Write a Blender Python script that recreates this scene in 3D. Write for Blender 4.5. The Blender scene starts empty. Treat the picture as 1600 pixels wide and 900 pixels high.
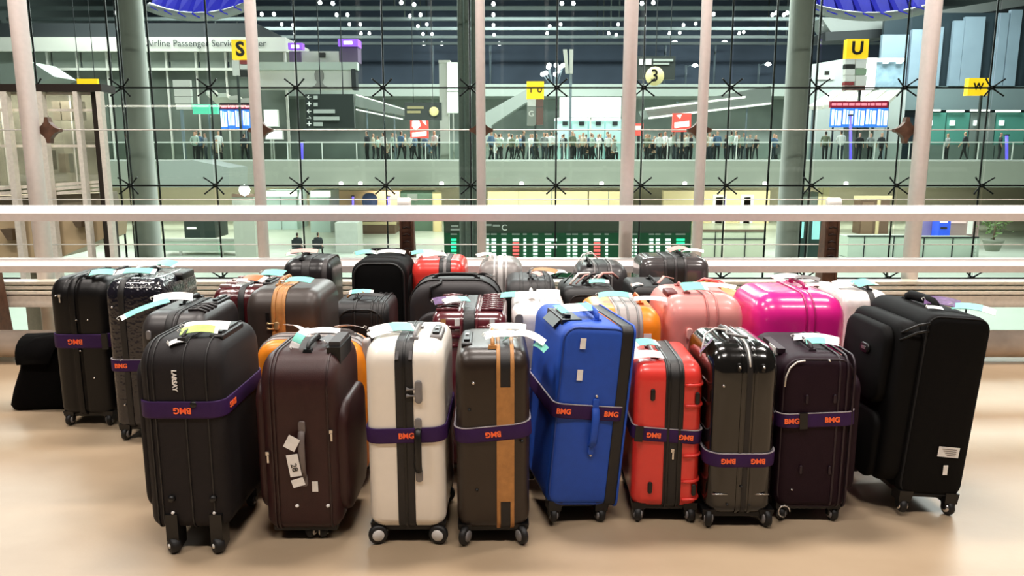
import bpy, bmesh, math, random
from mathutils import Vector, Matrix
random.seed(7)
S = bpy.context.scene
COL = S.collection
PI = math.pi
R_ = math.radians

# ------------------------------------------------------------------ camera
H = 1.44
PITCH = R_(10)
F = 1200.0
cam_d = bpy.data.cameras.new('camera'); cam_d.sensor_width = 36; cam_d.lens = F / 1600 * 36
cam_d.clip_end = 400
cam = bpy.data.objects.new('camera', cam_d); COL.objects.link(cam)
cam.location = (0, 0, H); cam.rotation_euler = (PI/2 - PITCH, 0, 0)
S.camera = cam

# ------------------------------------------------------------------ world, lights, exposure
w = bpy.data.worlds.new('night'); S.world = w; w.use_nodes = True
w.node_tree.nodes['Background'].inputs[0].default_value = (0.66, 0.62, 0.62, 1)
w.node_tree.nodes['Background'].inputs[1].default_value = 0.075
S.view_settings.view_transform = 'Standard'; S.view_settings.look = 'None'
S.view_settings.exposure = 0.0; S.view_settings.gamma = 1.0
S.view_settings.use_curve_mapping = False
S.cycles.use_denoising = True
S.cycles.max_bounces = 6; S.cycles.transparent_max_bounces = 12
S.cycles.caustics_reflective = False; S.cycles.caustics_refractive = False

def area(name, loc, sx, sy, power, col=(1, 1, 1), rot=(0, 0, 0)):
    d = bpy.data.lights.new(name, 'AREA'); d.shape = 'RECTANGLE'; d.size = sx; d.size_y = sy
    d.energy = power; d.color = col
    o = bpy.data.objects.new(name, d); COL.objects.link(o); o.location = loc; o.rotation_euler = rot
    return o
WARM = (1.0, 0.92, 0.85)
for x in (-4.2, 0.0, 4.2):                         # luminaires in the canopy over the kerb
    area('canopy_lamp', (x, 4.4, 6.8), 1.8, 0.5, 300, WARM)
for x in (-4.2, 0.0, 4.2):
    area('canopy_lamp', (x, 0.2, 6.8), 1.8, 0.5, 200, WARM)
COOL = (0.95, 1.0, 0.98)
for x in (-26, 0, 26):                             # unseen area lights put in to illuminate the terminal hall
    area('hall_fill', (x, 74, 19), 12, 6, 8500, COOL)
for x in (-24, 0, 24):
    area('hall_fill', (x, 50, 15), 12, 6, 7000, COOL)
for x in (-18, 0, 18):
    area('hall_fill', (x, 26, 14), 9, 5, 5200, COOL)
for x in (-22, 0, 22):                             # unseen area lights put in under the deck for the arrivals level
    area('hall_fill', (x, 50, -1.35), 16, 8, 1150, (1.0, 0.96, 0.88))
for x in (-24, 0, 24):                             # unseen tilted lights added to brighten the arrivals shopfront wall
    area('hall_fill', (x, 56.0, -1.4), 20, 1, 900, (1.0, 0.94, 0.82), (R_(55), 0, 0))
area('walkway_fill', (-6.4, 9.2, 2.3), 3.0, 0.6, 110, (1.0, 0.92, 0.8))  # unseen light added inside the walkway to brighten it

def ray(px, py):
    x = (px - 800) / F; v = (450 - py) / F
    return Vector((x, math.cos(PITCH) + v * math.sin(PITCH), -math.sin(PITCH) + v * math.cos(PITCH)))
def at(px, py, Y):
    d = ray(px, py); t = Y / d.y
    return Vector((d.x * t, Y, H + d.z * t))

# ------------------------------------------------------------------ materials
def lin(c):
    if isinstance(c, str):
        c = c.lstrip('#'); c = [int(c[i:i+2], 16) / 255 for i in (0, 2, 4)]
    return tuple(((v / 12.92) if v <= 0.04045 else ((v + 0.055) / 1.055) ** 2.4) for v in c)
MATS = {}
def mat(name, col='#808080', rough=0.5, metal=0.0, emit=0.0, var=0.08, ns=30.0, bump=0.0, bs=200.0, coat=0.0, spec=0.5, vor=False, ecol=None):
    if name in MATS: return MATS[name]
    m = bpy.data.materials.new(name); m.use_nodes = True
    nt = m.node_tree; b = nt.nodes['Principled BSDF']; c = lin(col)
    b.inputs['Roughness'].default_value = rough; b.inputs['Metallic'].default_value = metal
    b.inputs['Specular IOR Level'].default_value = spec; b.inputs['Coat Weight'].default_value = coat
    b.inputs['Coat Roughness'].default_value = 0.08
    tc = nt.nodes.new('ShaderNodeTexCoord')
    nz = nt.nodes.new('ShaderNodeTexNoise'); nz.inputs['Scale'].default_value = ns; nz.inputs['Detail'].default_value = 3
    nt.links.new(tc.outputs['Object'], nz.inputs['Vector'])
    rp = nt.nodes.new('ShaderNodeValToRGB')
    rp.color_ramp.elements[0].position = 0.3; rp.color_ramp.elements[1].position = 0.7
    rp.color_ramp.elements[0].color = tuple(v * (1 - var) for v in c) + (1,)
    rp.color_ramp.elements[1].color = tuple(min(1, v * (1 + var)) for v in c) + (1,)
    nt.links.new(nz.outputs['Fac'], rp.inputs['Fac']); nt.links.new(rp.outputs['Color'], b.inputs['Base Color'])
    if bump:
        if vor:
            t = nt.nodes.new('ShaderNodeTexVoronoi'); src = t.outputs['Distance']
        else:
            t = nt.nodes.new('ShaderNodeTexNoise'); t.inputs['Detail'].default_value = 2; src = t.outputs['Fac']
        t.inputs['Scale'].default_value = bs
        nt.links.new(tc.outputs['Object'], t.inputs['Vector'])
        bp = nt.nodes.new('ShaderNodeBump'); bp.inputs['Strength'].default_value = bump; bp.inputs['Distance'].default_value = 0.003
        nt.links.new(src, bp.inputs['Height']); nt.links.new(bp.outputs['Normal'], b.inputs['Normal'])
    if emit:
        b.inputs['Emission Color'].default_value = lin(ecol or col) + (1,)
        b.inputs['Emission Strength'].default_value = emit
    MATS[name] = m
    return m
def glass_mat(name, tint, gloss=0.06, rough=0.02):
    if name in MATS: return MATS[name]
    m = bpy.data.materials.new(name); m.use_nodes = True; nt = m.node_tree
    nt.nodes.remove(nt.nodes['Principled BSDF'])
    out = nt.nodes['Material Output']
    a = nt.nodes.new('ShaderNodeBsdfTransparent'); a.inputs[0].default_value = lin(tint) + (1,)
    g = nt.nodes.new('ShaderNodeBsdfGlossy'); g.inputs['Roughness'].default_value = rough
    mx = nt.nodes.new('ShaderNodeMixShader')
    fr = nt.nodes.new('ShaderNodeLayerWeight'); fr.inputs[0].default_value = 0.25
    ma = nt.nodes.new('ShaderNodeMath'); ma.operation = 'MULTIPLY_ADD'
    ma.inputs[1].default_value = 0.5; ma.inputs[2].default_value = gloss
    nt.links.new(fr.outputs['Fresnel'], ma.inputs[0]); nt.links.new(ma.outputs[0], mx.inputs[0])
    nt.links.new(a.outputs[0], mx.inputs[1]); nt.links.new(g.outputs[0], mx.inputs[2])
    nt.links.new(mx.outputs[0], out.inputs[0])
    MATS[name] = m
    return m

# ------------------------------------------------------------------ mesh builder
class MB:
    def __init__(s): s.v = []; s.f = []; s.sm = []
    def add(s, vs, fs, smooth=False):
        n = len(s.v); s.v += [tuple(p) for p in vs]
        s.f += [tuple(i + n for i in q) for q in fs]; s.sm += [smooth] * len(fs)
        return s
    def box(s, c, d, rot=None, taper=1.0):
        """box centred on c with sizes d; taper scales the top"""
        a = [Vector((x * d[0]/2 * (taper if z > 0 else 1), y * d[1]/2 * (taper if z > 0 else 1), z * d[2]/2)) for z in (-1, 1) for y in (-1, 1) for x in (-1, 1)]
        if rot is not None: a = [rot @ p for p in a]
        return s.add([p + Vector(c) for p in a], [(0, 2, 3, 1), (4, 5, 7, 6), (0, 1, 5, 4), (2, 6, 7, 3), (0, 4, 6, 2), (1, 3, 7, 5)])
    def rings(s, rs, caps=True, closed=True, smooth=True, loop=False):
        n = len(rs[0]); vs = [p for r in rs for p in r]; fs = []
        m = len(rs)
        for i in range(m if loop else m - 1):
            i2 = (i + 1) % m
            for j in range(n if closed else n - 1):
                k = (j + 1) % n
                fs.append((i*n + j, i*n + k, i2*n + k, i2*n + j))
        b = len(s.v); s.add(vs, fs, smooth)
        if caps and not loop:
            s.f.append(tuple(b + j for j in reversed(range(n)))); s.sm.append(smooth)
            s.f.append(tuple(b + (m-1)*n + j for j in range(n))); s.sm.append(smooth)
        return s
    def tube(s, pts, r, n=8, loop=False, flat=1.0, up=None):
        pts = [Vector(p) for p in pts]; m = len(pts); rs = []
        rad = r if isinstance(r, (list, tuple)) else [r] * m
        u = Vector(up) if up else None
        for i, p in enumerate(pts):
            a = pts[(i - 1) % m] if (loop or i > 0) else p
            b = pts[(i + 1) % m] if (loop or i < m - 1) else p
            t = (b - a).normalized()
            if u is None:
                u = Vector((0, 0, 1)) if abs(t.z) < 0.9 else Vector((1, 0, 0))
            x = t.cross(u)
            if x.length < 1e-5: x = t.orthogonal()
            x.normalize(); y = x.cross(t).normalized()
            if not up: u = y
            rs.append([p + x * math.cos(2*PI*k/n) * rad[i] + y * math.sin(2*PI*k/n) * rad[i] * flat for k in range(n)])
        return s.rings(rs, True, True, True, loop)
    def lathe(s, prof, n=16, c=(0, 0, 0), axis='z', smooth=True):
        rs = []
        for r, z in prof:
            ring = []
            for k in range(n):
                a = 2*PI*k/n; x, y = r*math.cos(a), r*math.sin(a)
                p = {'z': (x, y, z), 'x': (z, x, y), 'y': (y, z, x)}[axis]
                ring.append(Vector(p) + Vector(c))
            rs.append(ring)
        return s.rings(rs, True, True, smooth)
    def prism(s, pts, vec):
        """polygon pts extruded by vec"""
        n = len(pts); v = Vector(vec); a = [Vector(p) for p in pts]
        fs = [tuple(range(n)), tuple(reversed(range(n, 2*n)))] + [((i+1) % n, i, i + n, (i+1) % n + n) for i in range(n)]
        return s.add(a + [p + v for p in a], fs)
    def mesh(s, name):
        me = bpy.data.meshes.new(name); me.from_pydata(s.v, [], s.f); me.update()
        bm = bmesh.new(); bm.from_mesh(me); bmesh.ops.recalc_face_normals(bm, faces=bm.faces); bm.to_mesh(me); bm.free()
        me.polygons.foreach_set('use_smooth', s.sm)
        return me
    def build(s, name, m, parent=None, loc=None, rot=None):
        me = s.mesh(name); me.materials.append(m)
        return link(name, me, parent, loc, rot)
def link(name, me, parent=None, loc=None, rot=None):
    o = bpy.data.objects.new(name, me); COL.objects.link(o)
    if parent: o.parent = parent
    if loc is not None: o.location = loc
    if rot is not None: o.rotation_euler = rot
    return o
def tag(o, label=None, cat=None, group=None, kind=None):
    if label: o['label'] = label
    if cat: o['category'] = cat
    if group: o['group'] = group
    if kind: o['kind'] = kind
    return o
def empty(name, loc=(0, 0, 0), rz=0.0):
    o = bpy.data.objects.new(name, None); COL.objects.link(o); o.location = loc; o.rotation_euler = (0, 0, rz)
    o.empty_display_size = 0.1
    return o
def copy_tree(o, parent=None):
    c = o.copy(); COL.objects.link(c); c.parent = parent
    for ch in list(o.children): copy_tree(ch, c)
    return c
TXT = {}
def text_mesh(body, size, bold=0.0, depth=0.001):
    k = (body, size, bold, depth)
    if k in TXT: return TXT[k]
    c = bpy.data.curves.new('lettering', 'FONT'); c.body = body; c.size = size; c.offset = bold; c.extrude = depth
    c.align_x = 'CENTER'; c.align_y = 'CENTER'; c.resolution_u = 3
    o = bpy.data.objects.new('lettering', c); COL.objects.link(o)
    me = bpy.data.meshes.new_from_object(o.evaluated_get(bpy.context.evaluated_depsgraph_get()))
    bpy.data.objects.remove(o); TXT[k] = me
    return me
def text(body, size, m, parent, loc, rot=(PI/2, 0, 0), bold=0.0, name='lettering', depth=0.001):
    me = text_mesh(body, size, bold, depth).copy(); me.materials.clear(); me.materials.append(m)
    return link(name, me, parent, loc, rot)

def rr(a, b, R, nc=6, ns=4, Rb=None):
    """rounded rectangle with half sizes a, b: points and outward normals"""
    R = max(min(R, a - 1e-4, b - 1e-4), 1e-4); out = []
    B = R if Rb is None else max(min(Rb, R), 1e-4)
    cs = [(a-R, b-R, 0, R), (-a+R, b-R, 90, R), (-a+B, -b+B, 180, B), (a-B, -b+B, 270, B)]
    for i, (cx, cy, g, R) in enumerate(cs):
        for k in range(nc + 1):
            t = R_(g + 90*k/nc); out.append((cx + R*math.cos(t), cy + R*math.sin(t), math.cos(t), math.sin(t)))
        x0, y0 = out[-1][:2]; nx, ny = out[-1][2:]
        c2 = cs[(i+1) % 4]; t = R_(c2[2]); x1, y1 = c2[0] + c2[3]*math.cos(t), c2[1] + c2[3]*math.sin(t)
        for k in range(1, ns):
            q = k/ns; out.append((x0 + (x1-x0)*q, y0 + (y1-y0)*q, nx, ny))
    return out
def shell(L, a, b, R, r, axis='x', c=(0, 0, 0), mid=8, bulge=0.0, disp=None, nc=6, ns=6, rn=4, grooves=(), Rb=None):
    """rounded block: rings of half sizes a (across), b (up), corner radius R, lofted over length L with edge radius r.
    axis x: ring lies in y,z ; axis y: ring lies in x,z.  grooves: (position, half width, depth)"""
    st = []
    for k in range(rn + 1):
        th = PI/2*k/rn; st.append((-L/2 + r*(1-math.cos(th)), r*(1-math.sin(th))))
    inner = []
    n = max(2, mid)
    inner += [-L/2 + r + (L-2*r)*k/n for k in range(1, n)]
    for g, hw, dp in grooves: inner += [g - hw, g - hw*0.6, g, g + hw*0.6, g + hw]
    def gd(sx):
        d = 0
        for g, hw, dp in grooves:
            if abs(sx-g) <= hw*0.65: d = dp
        return d
    inner = sorted(set(round(v, 5) for v in inner if -L/2 + r < v < L/2 - r))
    full = [(x, d) for x, d in st] + [(x, gd(x)) for x in inner] + [(-x, d) for x, d in reversed(st)]
    rs = []
    def ring(sx, d, sc=1.0):
        pts = rr(a-d, b-d, max(R-d, 0.002), nc, ns, None if Rb is None else max(Rb-d, .002)); o = []
        for u, v, nu, nv in pts:
            if disp:
                e = disp(sx, u, v, nu, nv)
                u += nu*e; v += nv*e
            u *= sc; v *= sc
            p = (sx, u, v) if axis == 'x' else (u, sx, v)
            o.append(Vector(p) + Vector(c))
        return o
    if bulge:
        for q in (0.9, 0.65, 0.4, 0.18): rs.append(ring(-L/2 - bulge*(1-(1-q)**2), r, 1-q))
    for x, d in full: rs.append(ring(x, d))
    if bulge:
        for q in (0.18, 0.4, 0.65, 0.9): rs.append(ring(L/2 + bulge*(1-(1-q)**2), r, 1-q))
    return MB().rings(rs)
def loop_band(a, b, R, width, th, plane='yz', c=(0, 0, 0), off=0.0, nc=6, ns=3, rnd=0.25, Rb=None):
    """flat band wound round a rounded rectangle"""
    rs = []
    for u, v, nu, nv in rr(a + off, b + off, R + off, nc, ns, Rb):
        ring = []
        for wq, o in ((-.5, -0.002), (-.5, th*(1-rnd)), (-.5 + .08, th), (.5 - .08, th), (.5, th*(1-rnd)), (.5, -0.002)):
            U, V, W = u + nu*o, v + nv*o, wq*width
            p = {'yz': (W, U, V), 'xy': (U, V, W), 'xz': (U, W, V)}[plane]
            ring.append(Vector(p) + Vector(c))
        rs.append(ring)
    return MB().rings(rs, False, True, True, True)

# ------------------------------------------------------------------ helpers in world space
def pbox(name, x0, y0, x1, y1, Y, depth, m, parent=None):
    a = at(x0, y1, Y); b = at(x1, y0, Y); a.x = at(x0, (y0+y1)/2, Y).x; b.x = at(x1, (y0+y1)/2, Y).x
    return MB().box(((a.x+b.x)/2, Y + depth/2, (a.z+b.z)/2), (abs(b.x-a.x), depth, abs(b.z-a.z))).build(name, m, parent)
def ppoly(name, pts, Y, depth, m, parent=None):
    return MB().prism([at(x, y, Y) for x, y in pts], (0, depth, 0)).build(name, m, parent)
def put(o, label, cat, group=None): return tag(o, label, cat, group)
def struct(o): return tag(o, kind='structure')
def text_fit(body, x0, x1, yc, Y, m, parent, bold=0.0, maxh=None):
    a = at(x0, yc, Y); b = at(x1, yc, Y)
    me = text_mesh(body, 1.0, bold, 0.01); xs = [v.co.x for v in me.vertices]
    s = (b.x - a.x) / (max(xs) - min(xs))
    o = text(body, 1.0, m, parent, ((a.x+b.x)/2, Y, (a.z+b.z)/2), bold=bold, depth=0.01); o.scale = (s, s, s)
    return o

# ------------------------------------------------------------------ floor of the kerb
def floor_mat():
    m = bpy.data.materials.new('worn_concrete'); m.use_nodes = True; nt = m.node_tree; b = nt.nodes['Principled BSDF']
    tc = nt.nodes.new('ShaderNodeTexCoord')
    n1 = nt.nodes.new('ShaderNodeTexNoise'); n1.inputs['Scale'].default_value = 1.1; n1.inputs['Detail'].default_value = 5
    n2 = nt.nodes.new('ShaderNodeTexNoise'); n2.inputs['Scale'].default_value = 60; n2.inputs['Detail'].default_value = 4
    mp = nt.nodes.new('ShaderNodeMapping'); mp.inputs['Scale'].default_value = (0.9, 1.6, 1)
    n3 = nt.nodes.new('ShaderNodeTexNoise'); n3.inputs['Scale'].default_value = 2.2; n3.inputs['Detail'].default_value = 6
    nt.links.new(tc.outputs['Object'], n1.inputs['Vector']); nt.links.new(tc.outputs['Object'], n2.inputs['Vector'])
    nt.links.new(tc.outputs['Object'], mp.inputs['Vector']); nt.links.new(mp.outputs[0], n3.inputs['Vector'])
    r1 = nt.nodes.new('ShaderNodeValToRGB'); r1.color_ramp.elements[0].position = .35; r1.color_ramp.elements[1].position = .68
    r1.color_ramp.elements[0].color = lin('#9f8a70') + (1,); r1.color_ramp.elements[1].color = lin('#b09a80') + (1,)
    nt.links.new(n1.outputs['Fac'], r1.inputs['Fac'])
    r3 = nt.nodes.new('ShaderNodeValToRGB'); r3.color_ramp.elements[0].position = .3; r3.color_ramp.elements[1].position = .5
    r3.color_ramp.elements[0].color = (.86, .82, .78, 1); r3.color_ramp.elements[1].color = (1, 1, 1, 1)
    nt.links.new(n3.outputs['Fac'], r3.inputs['Fac'])
    mx = nt.nodes.new('ShaderNodeMix'); mx.data_type = 'RGBA'; mx.blend_type = 'MULTIPLY'; mx.inputs[0].default_value = 0.45
    nt.links.new(r1.outputs[0], mx.inputs[6]); nt.links.new(r3.outputs[0], mx.inputs[7])
    nt.links.new(mx.outputs[2], b.inputs['Base Color'])
    b.inputs['Roughness'].default_value = 0.42
    bp = nt.nodes.new('ShaderNodeBump'); bp.inputs['Strength'].default_value = .08; bp.inputs['Distance'].default_value = .004
    nt.links.new(n2.outputs['Fac'], bp.inputs['Height']); nt.links.new(bp.outputs[0], b.inputs['Normal'])
    return m
struct(MB().box((0, 1.3, -0.2), (26, 8.8, 0.4)).build('floor', floor_mat()))

PINK = mat('painted_steel', '#ebe1dd', 0.38, var=0.03)
WHITE = mat('white_paint', '#f0ece6', 0.4, var=0.02)
BROWN = mat('rusty_brown_steel', '#5d4030', 0.55, metal=0.2, var=0.3, ns=25)
BLACKM = mat('black_metal', '#121614', 0.45, metal=0.4, var=0.05)

# guard rail ------------------------------------------------------
rail = put(empty('guard_rail', (0, 5.13, 0)), 'pale painted steel guard rail with two long bars on brown posts behind the luggage', 'railing')
def bar(z0, z1, z2, name):
    pts = [(-11, 5.06, z0), (-11, 5.055, z1), (-11, 5.10, z2), (-11, 5.18, z2), (-11, 5.21, z1), (-11, 5.21, z0)]
    return MB().prism([(x, y-5.13, z) for x, y, z in pts], (22, 0, 0)).build(name, PINK, rail)
bar(0.994, 1.046, 1.091, 'top_bar'); bar(0.652, 0.696, 0.737, 'lower_bar')
for X in (-3.72, -0.735, 2.235, 5.2):
    b = MB()
    b.prism([(X-.062, .205, 0), (X-.062, .38, 0), (X-.045, .29, 1.06), (X-.045, .205, 1.06)], (.014, 0, 0))
    b.prism([(X+.048, .205, 0), (X+.048, .38, 0), (X+.031, .29, 1.06), (X+.031, .205, 1.06)], (.014, 0, 0))
    b.box((X, .22, .53), (.10, .012, 1.06))
    po = b.build('post', BROWN, rail)
    for k in range(5):
        MB().tube([(X-.026, .214, .92-k*.05), (X, .210, .93-k*.05), (X+.026, .214, .92-k*.05)], .006, 6).build('slot', mat('slot_dark', '#2b1a12', .7), po)
    for z in (1.03, .69): MB().box((X, .145, z), (.07, .15, .05)).build('bracket_arm', BROWN, po)
    MB().lathe([(.001, -.045), (.030, -.045), (.034, -.038), (.034, .038), (.030, .045), (.001, .045)], 16, (X-.01, .2, 1.10), 'x').build('end_roll', WHITE, po)

# sill beam and floor pipe ---------------------------------------
sill = put(empty('sill_beam', (0, 5.5, 0)), 'low ribbed metal sill beam running along the foot of the glass wall', 'beam')
MB().box((0, .06, .37), (22, .12, .085)).build('face_board', mat('beige_steel', '#e4d8ca', .5), sill)
for k in range(3):
    MB().box((0, .055 + .012*k, .435 + .034*k), (22, .13, .019)).build('slat', mat('slat_metal', '#e6dccb', .4, metal=.1), sill)
for X in (-5.2, -2.6, 0, 2.6, 5.2): MB().box((X, .08, .18), (.05, .05, .36)).build('leg', mat('beige_steel'), sill)
pipe = MB().tube([(x, 5.22, .125) for x in (-11, -6, -2, 2, 6, 11)], .095, 20).build('bumper_pipe', mat('grimy_pipe', '#b8a99b', .5, var=.25, ns=4))
put(pipe, 'thick grimy beige bumper pipe lying along the floor under the rail', 'pipe')
for X in (-9.1, -5.5, -1.8, 1.9, 5.6, 9.2): MB().box((X, 5.22, .016), (.09, .12, .034)).build('saddle', mat('beige_steel'), pipe)

# steel poles with brackets --------------------------------------
POLE = mat('pole_paint', '#eadfdb', .4, var=.03)
def pole(px, Y, r, brk, label):
    p = at(px, 0, Y)
    o = put(empty('steel_pole', (p.x, Y, -0.4)), label, 'pole', 'white poles along the glass wall')
    rs = [[(r*math.copysign(abs(math.cos(a))**.8, math.cos(a)), r*1.5*math.copysign(abs(math.sin(a))**.8, math.sin(a)), z) for a in [2*PI*k/20 for k in range(20)]] for z in (0, 6.0)]
    MB().rings(rs).build('shaft', POLE, o)
    if brk is not None:
        z = at(px, 203, Y).z + 0.4; pts = []
        for a in range(4):
            g = PI/2*a
            tip = (.088, .095)[a % 2]
            for da, rr_ in ((-.30, .062), (-.12, tip), (.12, tip), (.30, .062)):
                pts.append((brk + rr_*math.cos(g+da), r*1.5 + .002, z + rr_*math.sin(g+da)))
            pts.append((brk + .052*math.cos(g+PI/4), r*1.5 + .002, z + .052*math.sin(g+PI/4)))
        MB().prism(pts, (0, .05, 0)).build('bracket', BROWN, o)
    return o
pole(26, 5.7, .048, .075, 'broad white pole with a brown bracket at the far left of the glass wall')
pole(390, 5.7, .037, .0, 'slim white pole rising behind the black suitcase with the white sideways lettering')
pole(750, 5.7, .034, .0, 'slim white pole beside the dark clustered column near the middle')
pole(987, 5.42, .046, None, 'thick white pole without bracket, stained with small dark spots')
pole(1105, 5.7, .035, .0, 'slim white pole with brown bracket right of the spotted pole')
pole(1460, 5.7, .047, -.075, 'broad white pole with a brown bracket on the right by the letter U tower')
for py in (203, 312, 382):
    z = at(800, py, 5.83).z
    put(MB().tube([(-11, 5.83, z), (0, 5.83, z), (11, 5.83, z)], .0045, 6).build('tension_rod', mat('bright_steel', '#e5e2dc', .3, metal=.3)),
        {203: 'thin bright tension rod running level with the brown brackets', 312: 'thin bright tension rod just above the top guard rail bar', 382: 'thin bright tension rod between the two guard rail bars'}[py], 'rod', 'tension rods')

# point-fixed glass wall ------------------------------------------
GY = 12.0
win = struct(empty('window_1', (0, GY, 0)))
GLASS = glass_mat('green_glass', '#f3f8f5', 0.012)
XS = [-0.64 + 1.3225*k for k in range(-8, 10)]
ZS = [-4.0, -2.0, -0.52, 0.936, 2.409, 3.88, 5.4]
pane_me = {}
for i in range(len(XS)-1):
    for j in range(len(ZS)-1):
        hgt = ZS[j+1]-ZS[j]; key = round(hgt, 3)
        if key not in pane_me:
            me = MB().box((0, 0, 0), (1.30, .012, hgt-.022)).mesh('pane'); me.materials.append(GLASS); pane_me[key] = me
        link('pane', pane_me[key], win, ((XS[i]+XS[i+1])/2, 0, (ZS[j]+ZS[j+1])/2))
rod_me = MB().tube([(0, 0, -4.0), (0, 0, 0), (0, 0, 5.4)], .014, 8).mesh('mullion_rod'); rod_me.materials.append(BLACKM)
for x in XS: link('mullion_rod', rod_me, win, (x, .09, 0))
for z in ZS[1:-1]:
    MB().box((0, .012, z), (24, .02, .026)).build('joint_strip', BLACKM, win)
sp = MB().lathe([(.001, -.05), (.034, -.05), (.034, .05), (.001, .05)], 10, (0, .05, 0), 'y')
for a in (45, 135, 225, 315):
    c, s_ = math.cos(R_(a)), math.sin(R_(a))
    sp.tube([(0, .04, 0), (c*.13, .0, s_*.11), (c*.21, -.04, s_*.18)], [.016, .011, .014], 6)
sp_me = sp.mesh('spider_clamp'); sp_me.materials.append(BLACKM)
for x in XS:
    for z in ZS[1:-1]: link('spider_clamp', sp_me, win, (x, -.01, z))
def rods(pairs):
    for px in pairs:
        p = at(px, 0, 12.6)
        MB().tube([(p.x, .6, -4), (p.x, .6, 6)], .016, 6).build('back_rod', BLACKM, win)
rods((163, 178, 226, 1216, 1274, 1284))

def column(px, py, Y, r, m, label, n=1):
    p = at(px, py, Y); o = put(empty('hall_column', (p.x, Y, -4.0)), label, 'column', 'tall columns of the hall')
    if n == 1:
        MB().lathe([(r*1.25, 0), (r*1.25, .3), (r, .35), (r, 15.5), (r*1.3, 16)], 24).build('shaft', m, o)
    else:
        for k in range(n):
            MB().lathe([(r, 0), (r, 16)], 14, ((k-1)*r*2.0, abs(k-1)*.08, 0)).build('tube', m, o)
        MB().box((0, .1, .1), (r*7, .4, .2)).build('base', m, o)
    return o
COLM = mat('grey_green_column', '#b9bdb4', .5, var=.06, ns=3)
column(210, 110, 14, .22, COLM, 'round grey concrete column at the left behind the spider-fixed glass')
column(1246, 135, 14, .21, COLM, 'round grey concrete column at the right near the letter U tower')
column(731, 150, 13, .055, mat('bundle_steel', '#7f8a84', .4), 'column of three bundled dark steel tubes near the middle', 3)

# ------------------------------------------------------------------ terminal hall shell
LZ = -4.0
struct(MB().box((0, 36.5, LZ-.2), (90, 61, .4)).build('floor', mat('pale_terrazzo', '#b9c2b4', .35, var=.05, ns=1)))
struct(MB().box((0, 66.5, -1.0), (100, .5, 6.0)).build('wall_back', mat('arrivals_wall', '#c9c3a8', .6, var=.04, ns=.6)))
NAVY = mat('night_glass', '#5d6b7e', .7, var=.25, ns=.12)
struct(MB().box((0, 83.5, 4.5), (100, 32, 1.0)).build('floor', mat('kerb_asphalt', '#4a4e50', .8)))
struct(MB().box((0, 100.3, 12), (160, .5, 36)).build('wall_far', NAVY))
struct(MB().box((-48, 55, 10), (.5, 92, 30)).build('wall_left', mat('hall_side', '#5c6663', .6)))
struct(MB().box((48, 55, 10), (.5, 92, 30)).build('wall_right', mat('hall_side', '#5c6663', .6)))
struct(MB().box((0, 58, 22.3), (110, 86, .4)).build('ceiling', mat('ceiling_dark', '#555d62', .7, var=.15, ns=.2)))
BEAM = mat('purlin_paint', '#7d8888', .5)
for k, py in enumerate((-4, 13, 30, 45, 58, 68)):
    Y = 62 + 6.4*k; z = at(800, py, Y).z
    bm_ = put(MB().box((0, Y, z), (94, .4, .3)).build('ceiling_beam', BEAM),
        ['pale ceiling beam nearest the glass, cut by the top of the photo', 'second pale ceiling beam from the top of the photo', 'third pale ceiling beam from the top of the photo', 'fourth pale ceiling beam from the top of the photo', 'fifth pale ceiling beam from the top, above the lamp posts', 'lowest and farthest pale ceiling beam over the dark night glass'][k], 'beam', 'roof beams across the hall')
    for X in (-30, -10, 10, 30):
        MB().box((X, Y, (z+22.1)/2), (.12, .12, 22.1-z)).build('hanger', mat('dark_steel', '#3a423f', .4), bm_)
# spot lamps on the beams
lamp_me = MB().lathe([(.01, .17), (.1, .14), (.15, .03), (.16, -.05), (.11, -.15), (.01, -.18)], 12).mesh('ceiling_spotlight')
lamp_me.materials.append(mat('spot_glow', '#ffffff', .4, emit=9))
SPOTS = [(409,22),(428,22),(440,38),(458,39),(500,4),(520,5),(526,23),(543,23),(546,38),(563,38),(564,52),(577,52),(627,4),(647,7),(641,25),(657,23),(667,38),(653,41),(661,53),(675,53),
 (771,6),(771,23),(771,39),(772,54),(878,5),(896,5),(859,41),(876,38),(855,52),(966,38),(951,52),(963,54),(1003,5),(1021,4),(1068,39),(1087,37),(1046,52),(1062,51),(1115,22),(1155,52),(1162,50),(1207,23),(1213,20),(1225,23),(1230,20)]
ROWN = [(14, 'top beam'), (31, 'second beam'), (48, 'third beam'), (99, 'lowest beams')]
SIDE = [(470, 'the far left of the ceiling'), (600, 'the left of the ceiling'), (720, 'the middle left of the ceiling'), (900, 'the middle of the ceiling'), (1060, 'the right of the ceiling'), (2000, 'the far right of the ceiling')]
for px, py in SPOTS:
    Y = 62 + 6.4*max(0, min(5, (py+4)/14.5)) - .8
    o = link('ceiling_spotlight', lamp_me, None, at(px, py, Y))
    row = next(n for l, n in ROWN if py <= l); sd = next(n for l, n in SIDE if px <= l)
    put(o, f'tiny bright ceiling spotlight by the {row} toward {sd}', 'spotlight', f'spotlights {row} {sd}')

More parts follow.
